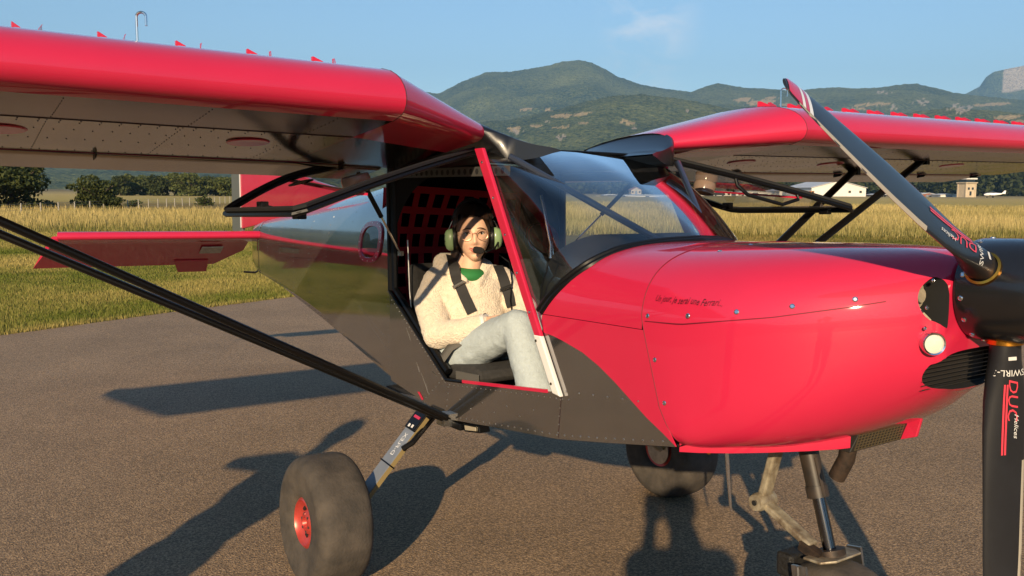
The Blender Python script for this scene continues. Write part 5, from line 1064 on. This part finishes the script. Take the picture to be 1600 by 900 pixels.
torso = [('e', (-.005, -.265, .90), (.125, .165, .12), YW), ('e', (-.02, -.262, 1.02), (.118, .165, .15), YW), ('e', (-.035, -.258, 1.125), (.112, .168, .105), YW),
         ('c', (-.085, -.375, 1.185), (-.005, -.135, 1.185), .066, .066), ('c', (-.07, -.32, 1.215), (-.02, -.19, 1.215), .06, .06),
         ('c', (-.080, -.375, 1.178), (-.075, -.425, 1.09), .072, .070), ('c', (-.075, -.425, 1.09), (.045, -.450, .968), .070, .068), ('c', (.045, -.450, .968), (.15, -.405, .985), .064, .058), ('c', (.15, -.405, .985), (.232, -.352, 1.02), .056, .046),
         ('c', (-.0, -.108, 1.172), (.10, -.05, 1.05), .072, .066), ('c', (.10, -.05, 1.05), (.19, -.09, .99), .066, .058), ('c', (.19, -.09, .99), (.26, -.20, 1.025), .056, .044),
         ('c', (-.115, -.33, 1.255), (-.105, -.20, 1.255), .050, .050), ('c', (-.105, -.345, 1.255), (-.03, -.350, 1.245), .038, .028), ('c', (-.03, -.350, 1.245), (.055, -.318, 1.19), .027, .012), ('c', (-.09, -.18, 1.255), (.0, -.175, 1.245), .038, .028), ('c', (.0, -.175, 1.245), (.075, -.262, 1.175), .026, .012)]
jk = remesh('fleece_jacket', torso, .0085, FLEECE, pilot, PO, 4, .0030, 30)
legs = [('e', (.03, -.27, .872), (.15, .165, .075), YW * .4), ('c', (.04, -.36, .862), (.445, -.318, 1.035), .100, .068), ('c', (.445, -.318, 1.035), (.605, -.335, .79), .068, .078),
        ('c', (.05, -.18, .872), (.49, -.13, 1.05), .088, .066), ('c', (.49, -.13, 1.05), (.665, -.14, .81), .066, .076), ('e', (.0, -.365, .845), (.105, .09, .065))]
jn = remesh('jeans', legs, .0085, DENIM, pilot, PO, 4, .0032, 22)
for k, (x, y) in enumerate(((.625, -.335), (.685, -.14))):
    remesh('shoe', [('c', (x, y, .757), (x + .14, y, .765), .038, .034), ('c', (x - .02, y, .775), (x + .02, y, .785), .038, .034)], .008, MATTE, pilot, PO, 3)
def hand(name, w, d, up, parent, origin, m_):
    """palm, four fingers of different length, thumb from the side"""
    w, d, up = Vector(w), Vector(d).normalized(), Vector(up).normalized(); sd_ = d.cross(up).normalized(); up = sd_.cross(d); P_ = [('c', w, w + d * .06, .024, .026), ('c', w + d * .03 + sd_ * .022, w + d * .075 + sd_ * .026, .018, .015), ('c', w + d * .03 - sd_ * .022, w + d * .07 - sd_ * .026, .018, .015)]
    for k, (o_, l) in enumerate(((.031, .058), (.011, .070), (-.010, .066), (-.029, .050))):
        b = w + d * .078 + sd_ * o_; c = b + d * l * .5 - up * .008; e = c + d * l * .38 - up * .024; P_ += [('c', b, c, .0098, .009), ('c', c, e, .009, .0078)]
    b = w + d * .02 + sd_ * .032; c = b + d * .03 + sd_ * .022 - up * .006; P_ += [('c', b, c, .012, .0105), ('c', c, c + d * .032 + sd_ * .004 - up * .006, .0105, .0085)]
    return remesh(name, P_, .0042, m_, parent, origin, 2)
hand('hand', (.245, -.342, 1.03), (.72, .50, .12), (-.3, -.2, 1), pilot, PO, SKIN); hand('hand', (.268, -.215, 1.035), (.75, -.50, .10), (-.3, .2, 1), pilot, PO, SKIN)
cf = MB(); cf.tube([(.222, -.358, 1.016), (.256, -.336, 1.032)], .040, 18, caps=False); cf.tube([(.223, -.358, 1.016), (.257, -.336, 1.032)], .036, 18); cf.v = [Vector(v) - PO for v in cf.v]; cf.build('white_cuff', WHITE, pilot)
# head, facing the camera
HC = Vector((.014, -.252, 1.382)); HY = -.50
MH = Matrix.Translation(HC - PO) @ Matrix.Rotation(HY, 4, 'Z') @ Matrix.Rotation(radians(1.5), 4, 'X') @ Matrix.Rotation(radians(-1), 4, 'Y')
def G(y, z, cy, cz, wy, wz): return math.exp(-((y - cy) / wy) ** 2 - ((z - cz) / wz) ** 2)
def head_surface(a, b):
    """a: longitude from the face axis, b: latitude; metres, x forward"""
    dx, dy, dz = cos(b) * cos(a), cos(b) * sin(a), sin(b)
    x, y, z = dx * .094, dy * .072, dz * .117
    if z < 0:
        t_ = -z / .117; y *= 1 - .36 * t_ ** 1.5; x *= (1 - .10 * t_) if dx > 0 else (1 - .55 * t_)
        if dx > 0: x += .010 * t_ ** 2
    else:
        if dx < 0: x *= 1.06
        x += -.004 if dx > 0 else 0
    if dx > 0:
        fx = x
        flat = min(1, dx * 1.6); x -= .006 * flat * (1 - abs(dy))
        x += .0205 * G(y, z, 0, -.030, .0095, .013) + .012 * G(y, z, 0, -.008, .0075, .020) + .006 * (G(y, z, .012, -.035, .008, .008) + G(y, z, -.012, -.035, .008, .008))
        x -= .0085 * (G(y, z, .031, .006, .017, .011) + G(y, z, -.031, .006, .017, .011))
        x += .0045 * (G(y, z, .031, .026, .026, .008) + G(y, z, -.031, .026, .026, .008))
        x += .0075 * (G(y, z, .036, -.030, .018, .018) + G(y, z, -.036, -.030, .018, .018))
        x += .0065 * G(y, z, 0, -.056, .021, .0055) + .0065 * G(y, z, 0, -.070, .016, .0055) - .006 * G(y, z, 0, -.0625, .024, .0028) - .004 * G(y, z, 0, -.081, .02, .006)
        x += .009 * G(y, z, 0, -.100, .020, .014)
    return Vector((x, y, z))
m = MB(); NA_, NB_ = 72, 60
m.grid([[MH @ head_surface(2 * pi * i / NA_, -pi / 2 + .02 + (pi - .04) * j / NB_) for i in range(NA_)] for j in range(NB_ + 1)], closed=True); m.f += [tuple(range(NA_)), tuple(range(NA_ * NB_, NA_ * (NB_ + 1)))]; m.mi += [0, 0]
hd = m.build('head', SKIN, pilot, angle=0)
remesh('neck', [('c', HC + Vector((-.035, .01, -.075)), (-.045, -.262, 1.19), .050, .058), ('c', HC + Vector((-.01, .0, -.10)), (-.02, -.262, 1.19), .042, .050)], .007, SKIN, pilot, PO, 3)
remesh('tshirt', [('e', (-.015, -.268, 1.205), (.082, .088, .040), YW)], .007, GREEN, pilot, PO, 2)
def fp(y, z, off=0.0):
    """point on the face at (y, z)"""
    b = math.asin(max(-1, min(1, z / .117))); lo, hi = -pi / 2, pi / 2
    for _ in range(40):
        md = (lo + hi) / 2
        if head_surface(md, b).y < y: lo = md
        else: hi = md
    p = head_surface((lo + hi) / 2, b); return MH @ (p + Vector((off, 0, 0)))
LIP = mat('lips', (.46, .13, .10), .4); EYE = mat('eye_white', (.72, .68, .64), .2, coat=.6); IRIS = mat('dark_iris', (.02, .012, .008), .1, coat=1)
for sgn in (-1, 1):
    c_ = MH.inverted() @ fp(sgn * .031, .006); c_.x -= .0075
    q = MB(); q.lathe([(0, -.011)] + [(.011 * sin(a), -.011 * cos(a)) for a in np.linspace(.2, pi - .2, 10)] + [(0, .011)], c_, (1, 0, 0), 18); q.v = [MH @ Vector(v) for v in q.v]; ey = q.build('eye', EYE, hd)
    q = MB(); q.lathe([(.0058, .0092), (.004, .0108), (0, .0114)], c_, (1, 0, .0), 16); q.v = [MH @ Vector(v) for v in q.v]; q.build('iris', IRIS, ey)
    q = MB(); P_ = [fp(sgn * (.031 + .0145 * t_), .006 + .0062 * (1 - t_ * t_), .0015) for t_ in np.linspace(-1, 1, 9)]; q.tube(P_, .0016, 6); q.build('upper_eyelid', HAIR, hd)
    q = MB(); P_ = [fp(sgn * (.031 + .019 * t_), .0245 + .004 * (1 - t_ * t_) - .003 * t_, .0012) for t_ in np.linspace(-1, 1, 10)]; q.tube(P_, [.0012 + .0016 * (1 - t_ * t_) for t_ in np.linspace(-1, 1, 10)], 6); q.build('eyebrow', HAIR, hd)
def lip(z0, amp, w, r, nm, mm_):
    q = MB(); T_ = np.linspace(-1, 1, 15); q.tube([fp(w * t_, z0 + amp * t_ * t_, .0008) for t_ in T_], [max(.0008, r * (1 - t_ * t_) ** .6) for t_ in T_], 8); return q.build(nm, mm_, hd)
lip(-.0575, .0045, .025, .0036, 'upper_lip', LIP); lip(-.0705, .0125, .023, .0044, 'lower_lip', LIP); lip(-.0635, .0090, .0185, .0026, 'teeth', mat('teeth', (.80, .76, .70), .3))
# hair: a cap of strands parted to one side, falling behind the shoulders
m = MB(); rows = []
def hair_pt(a, t_):
    """a round the head (0 = face), t_ crown to hem"""
    fr_ = max(0, cos(a)); hem = lerp(-.105, .070 - .012 * sin(a), min(1, max(0, (cos(a) - .02) / .40)) ** .6); top_b = pi / 2 - .03; z_h = hem
    b1 = math.asin(max(-.98, min(.98, z_h / .124))); b_ = lerp(top_b, b1, t_); p = head_surface(a, b_); n_ = Vector((p.x * .9, p.y * 1.2, p.z * .9)).normalized()
    th_ = .010 + .010 * sin(pi * min(1, t_ * 1.1)) + (.010 if p.z > .06 else 0) + .0022 * sin(a * 46 + t_ * 5) + .003 * noise.noise((a * 5, t_ * 3, 0)); 
    return p + n_ * th_
m.grid([[MH @ hair_pt(2 * pi * i / 120, j / 24) for i in range(120)] for j in range(25)], closed=True); hr = m.build('hair', HAIR, pilot, angle=0)
q = MB(); q.grid([[MH @ (head_surface(a, b) + Vector((.006 * cos(a) + .002, .006 * sin(a) * (1), .004)) + Vector((0, 0, .0015 * sin(a * 70)))) for a in np.linspace(-1.35, -.95 + 1.15 * t_ ** 1.3, 26)] for t_, b in ((u_, lerp(.12, 1.05, u_)) for u_ in np.linspace(0, 1, 14))]); q.build('hair_fringe', HAIR, hr, angle=0)
q = MB(); q.grid([[MH @ (head_surface(a, b) + Vector((.006 * cos(a), .006 * sin(a), .003)) + Vector((0, 0, .0012 * sin(a * 70)))) for a in np.linspace(1.35, 1.0 - .62 * t_, 18)] for t_, b in ((u_, lerp(-.1, 1.0, u_)) for u_ in np.linspace(0, 1, 12))]); q.build('hair_fringe', HAIR, hr, angle=0)
for sgn in (-1, 1):
    remesh('hair_lock', [('c', HC + Vector((-.075, sgn * .045 + .02, -.03)), HC + Vector((-.10, sgn * .06 + .02, -.16)), .035, .026)], .007, HAIR, pilot, PO, 3)
# spectacles
GOLDF = mat('thin_rose_gold_wire', (.40, .20, .13), .3, metal=.9); gl_ = MB(); gx = .098
def gp(y, z, x=gx): return MH @ Vector((x - abs(y) * .12, y, z))
for sgn in (-1, 1):
    P_ = [gp(sgn * .033 + .0235 * cos(a), .0005 + .0225 * sin(a)) for a in np.linspace(0, 2 * pi, 33)]; gl_.tube(P_, .00105, 6); gl_.tube([gp(sgn * .056, .006), MH @ Vector((.085, sgn * .068, .008)), MH @ Vector((.0, sgn * .080, .006))], .0010, 6)
gl_.tube([gp(-.0105, .006), gp(0, .0095, gx + .002), gp(.0105, .006)], .0011, 6); spec = gl_.build('spectacles', GOLDF, pilot)
for sgn in (-1, 1):
    q = MB(); q.grid([[gp(sgn * .033 + .0228 * k * cos(a), .0005 + .0218 * k * sin(a), gx + .0004) for a in np.linspace(0, 2 * pi, 25)] for k in (1, .5, .02)]); q.build('lens', LENS, spec)
# headset on the head
hs = place('headset', HC); tag(hs, 'aviation headset with pale green ear cups and black foam microphone worn by the seated person', 'headset'); MHS = Matrix.Translation(-HC + PO) @ MH
CUP = mat('pale_green_shell', (.22, .33, .17), .4, coat=.4, var=.08, vscale=20)
q = MB(); P_ = [MHS @ Vector((-.012, .094 * sin(a), .020 + .128 * cos(a))) for a in np.linspace(-1.18, 1.18, 25)]; q.tube(P_, [.0075 + .008 * max(0, cos(a * 1.3)) for a in np.linspace(-1.18, 1.18, 25)], 12, ell=(.8, 1.6), up=(0, 0, 1)); q.build('head_band', mat('padded_black_band', (.012, .011, .011), .6), hs)
for sgn in (-1, 1):
    q = MB()
    for dx in (-.016, .010): q.tube([MHS @ Vector((dx, sgn * .090, .062)), MHS @ Vector((dx, sgn * .105, .030)), MHS @ Vector((dx, sgn * .109, -.005))], .0021, 8)
    q.build('wire_yoke', CHROME, hs)
    c_ = Vector((-.006, sgn * .080, -.012)); q = MB(); q.grid([[MHS @ (c_ + Vector((r_ * .034 * cos(a), sgn * h_, r_ * .048 * sin(a) * (1 - .12 * sin(a))))) for a in np.linspace(0, 2 * pi, 29)[:-1]] for r_, h_ in ((.9, .006), (1.0, .012), (1.0, .020), (.94, .030), (.80, .038), (.5, .044), (.02, .046))], closed=True); cp_ = q.build('ear_cup', CUP, hs, angle=60)
    q = MB(); q.grid([[MHS @ (c_ + Vector((r_ * .036 * cos(a), sgn * h_, r_ * .050 * sin(a)))) for a in np.linspace(0, 2 * pi, 29)[:-1]] for r_, h_ in ((.55, -.010), (.95, -.010), (1.06, -.002), (1.02, .008), (.8, .012))], closed=True); q.build('ear_cushion', BLACK, cp_)
    q = MB(); q.box((0, 0, 0), (.012, .008, .030)); q.v = [MHS @ (c_ + Vector((.012, sgn * .041, .0)) + Vector(v)) for v in q.v]; q.build('cup_slider', BLACK, cp_, smooth=False)
q = MB(); q.tube([MHS @ Vector(p) for p in ((.02, .105, -.035), (.075, .085, -.060), (.118, .048, -.070), (.128, .028, -.068))], .0042, 8); q.build('microphone_boom', BLACK, hs)
q = MB(); q.lathe([(0, -.024), (.010, -.022), (.0145, -.012), (.0145, .010), (.010, .022), (0, .026)], (.127, .012, -.0635), (.10, 1, -.22), 16); q.v = [MHS @ Vector(v) for v in q.v]; q.build('foam_windshield', mat('black_foam', (.010, .009, .009), .95, bump=.6, bscale=200), hs)
q = MB(); q.tube([Vector(p) - HC for p in ((.02, -.12, 1.29), (.05, -.09, 1.26), (.10, -.11, 1.18), (.13, -.14, 1.10), (.14, -.13, 1.0))], .003, 6); q.build('headset_cable', BLACK, hs)
# harness straps laid over the jacket
tr_bvh = BVHTree.FromObject(jk, bpy.context.evaluated_depsgraph_get())
cam_l = Rac.transposed() @ (Vector((0, 0, CAM_H)) - Tac) - PO
def on_jacket(u, v, bv=tr_bvh):
    d = Rac.transposed() @ pix_dir(u, v).normalized(); h = bv.ray_cast(cam_l, d); return (h[0], h[1]) if h[0] else (None, None)
def strap(name, pix, w, parent, m_, off=.006):
    rows = []; pts = []
    for i in range(len(pix) - 1):
        for k in range(5): pts.append((lerp(pix[i][0], pix[i + 1][0], k / 5), lerp(pix[i][1], pix[i + 1][1], k / 5)))
    pts.append(pix[-1]); H_ = [on_jacket(*p) for p in pts]; H_ = [h for h in H_ if h[0]]
    if len(H_) < 3: return None
    P_ = [h[0] + h[1] * off for h in H_]; Nn = [h[1] for h in H_]
    P_ = [(P_[max(0, i - 1)] + P_[i] * 2 + P_[min(len(P_) - 1, i + 1)]) / 4 for i in range(len(P_))]
    q = MB(); r1, r2 = [], []
    for i, p in enumerate(P_):
        d = (P_[min(i + 1, len(P_) - 1)] - P_[max(0, i - 1)]).normalized(); n = sum((Nn[j] for j in range(max(0, i - 3), min(len(Nn), i + 4))), Vector()).normalized(); sd_ = d.cross(n).normalized()
        rows.append([p - sd_ * w / 2, p - sd_ * w / 2 + n * .003, p + sd_ * w / 2 + n * .003, p + sd_ * w / 2])
    q.grid(rows, closed=True); o = q.build(name, m_, parent, angle=50); return o, P_, Nn
HN = place('seat_harness', PO); tag(HN, 'black four point harness with metal adjusters worn over the cream jacket', 'harness')
for nm, px_, kb in (('shoulder_strap', [(703, 400), (709, 418), (716, 440), (727, 466), (738, 490)], .55), ('shoulder_strap', [(766, 398), (777, 416), (786, 436), (795, 460), (801, 480)], .5)):
    r_ = strap(nm, px_, .046, HN, STRAP)
    if r_:
        o, P_, Nn = r_; i = int(len(P_) * kb); d = (P_[i + 1] - P_[i - 1]).normalized(); n = Nn[i]; sd_ = d.cross(n).normalized()
        q = MB(); q.bar(P_[i] + n * .006 - sd_ * .030, P_[i] + n * .006 + sd_ * .030, .016, .006, up=n); q.build('adjuster', BLACK, o, smooth=False, bevel=.002); q = MB(); q.tube([P_[i] + n * .012 - sd_ * .028 + d * .006, P_[i] + n * .012 + sd_ * .028 + d * .006], .0028, 8); q.build('adjuster_bar', CHROME, o)
q = MB(); P_ = [Vector(p) - PO for p in ((.10, -.50, .81), (.11, -.485, .86), (.15, -.455, .925), (.20, -.40, .965))]; q.grid([[p + Vector((.022, 0, -.008)), p + Vector((-.022, 0, .008))] for p in P_]); so_ = q.build('lap_strap', GREYC, HN); sd2 = so_.modifiers.new('t', 'SOLIDIFY'); sd2.thickness = .003
# ---------- two people who stand outside the picture: the photographer, and a bystander whose shadow lies on the apron
def standing(name, foot, H_, face, arms, shirt, label, hair=True):
    """arms: for each side (elbow, hand) in world coordinates"""
    r = empty(name, foot); F_ = Vector(foot); ca, sa = cos(face), sin(face)
    def w(x, y, z): return F_ + Vector((x * ca - y * sa, x * sa + y * ca, z)) * 1.0
    k = H_ / 1.75
    remesh('trousers', [('c', w(.0, .10, .09 * k), w(.02, .10, .50 * k), .05, .062), ('c', w(.02, .10, .50 * k), w(0, .09, .92 * k), .065, .088), ('c', w(.0, -.10, .09 * k), w(.02, -.10, .50 * k), .05, .062), ('c', w(.02, -.10, .50 * k), w(0, -.09, .92 * k), .065, .088), ('e', w(0, 0, .95 * k), (.13, .17, .11), face)], .016, mat('dark_trousers', (.03, .035, .05), .9), r, F_)
    T_ = [('e', w(0, 0, 1.08 * k), (.12, .165, .15), face), ('e', w(0, 0, 1.27 * k), (.125, .185, .17), face), ('c', w(-.01, .17, 1.41 * k), w(-.01, -.17, 1.41 * k), .062, .062)]
    for sgn, (e, h) in zip((1, -1), arms):
        s0 = w(-.01, .19 * sgn, 1.40 * k); T_ += [('c', s0, Vector(e), .055, .045), ('c', Vector(e), Vector(e).lerp(Vector(h), .8), .042, .034)]
    remesh('shirt', T_, .016, shirt, r, F_)
    remesh('head', [('e', w(.02, 0, 1.63 * k), (.098, .076, .12), face), ('c', w(0, 0, 1.42 * k), w(.0, 0, 1.56 * k), .055, .05), ('e', w(.115, 0, 1.615 * k), (.018, .012, .02), face), ('e', w(.01, .078, 1.62 * k), (.02, .01, .03), face), ('e', w(.01, -.078, 1.62 * k), (.02, .01, .03), face)], .010, SKIN, r, F_)
    remesh('hair', [('e', w(-.005, 0, 1.665 * k), (.108, .088, .098), face)], .012, HAIR, r, F_)
    for sgn, (e, h) in zip((1, -1), arms):
        d = (Vector(h) - Vector(e)).normalized(); hand('hand', Vector(h) - d * .07, d, (0, 0, 1), r, F_, SKIN)
    for sgn in (1, -1): remesh('shoe', [('c', w(-.04, .10 * sgn, .045), w(.16, .10 * sgn, .04), .045, .038)], .012, MATTE, r, F_)
    return tag(r, label, 'person')
standing('person', (.015, -.30, 0), 1.74, pi / 2, (((-.12, -.22, 1.24), (-.07, -.035, 1.535)), ((.17, -.22, 1.24), (.075, -.035, 1.535))), mat('grey_shirt', (.2, .2, .22), .9), 'photographer standing at the camera whose shadow falls under the nose')
ph_ = MB(); ph_.box((-.03, -.0095, 1.568), (.160, .008, .075)); tag(ph_.build('phone', BLACK, smooth=False, bevel=.004), 'dark phone held up by the photographer', 'phone')
standing('person', (-1.93, .98, 0), 1.76, pi / 2 - .1, (((-2.31, .98, 1.42), (-2.06, 1.03, 1.46)), ((-1.79, .94, 1.14), (-1.84, 1.08, .92))), mat('blue_shirt', (.06, .09, .2), .9), 'bystander left of the camera whose long shadow crosses the apron')
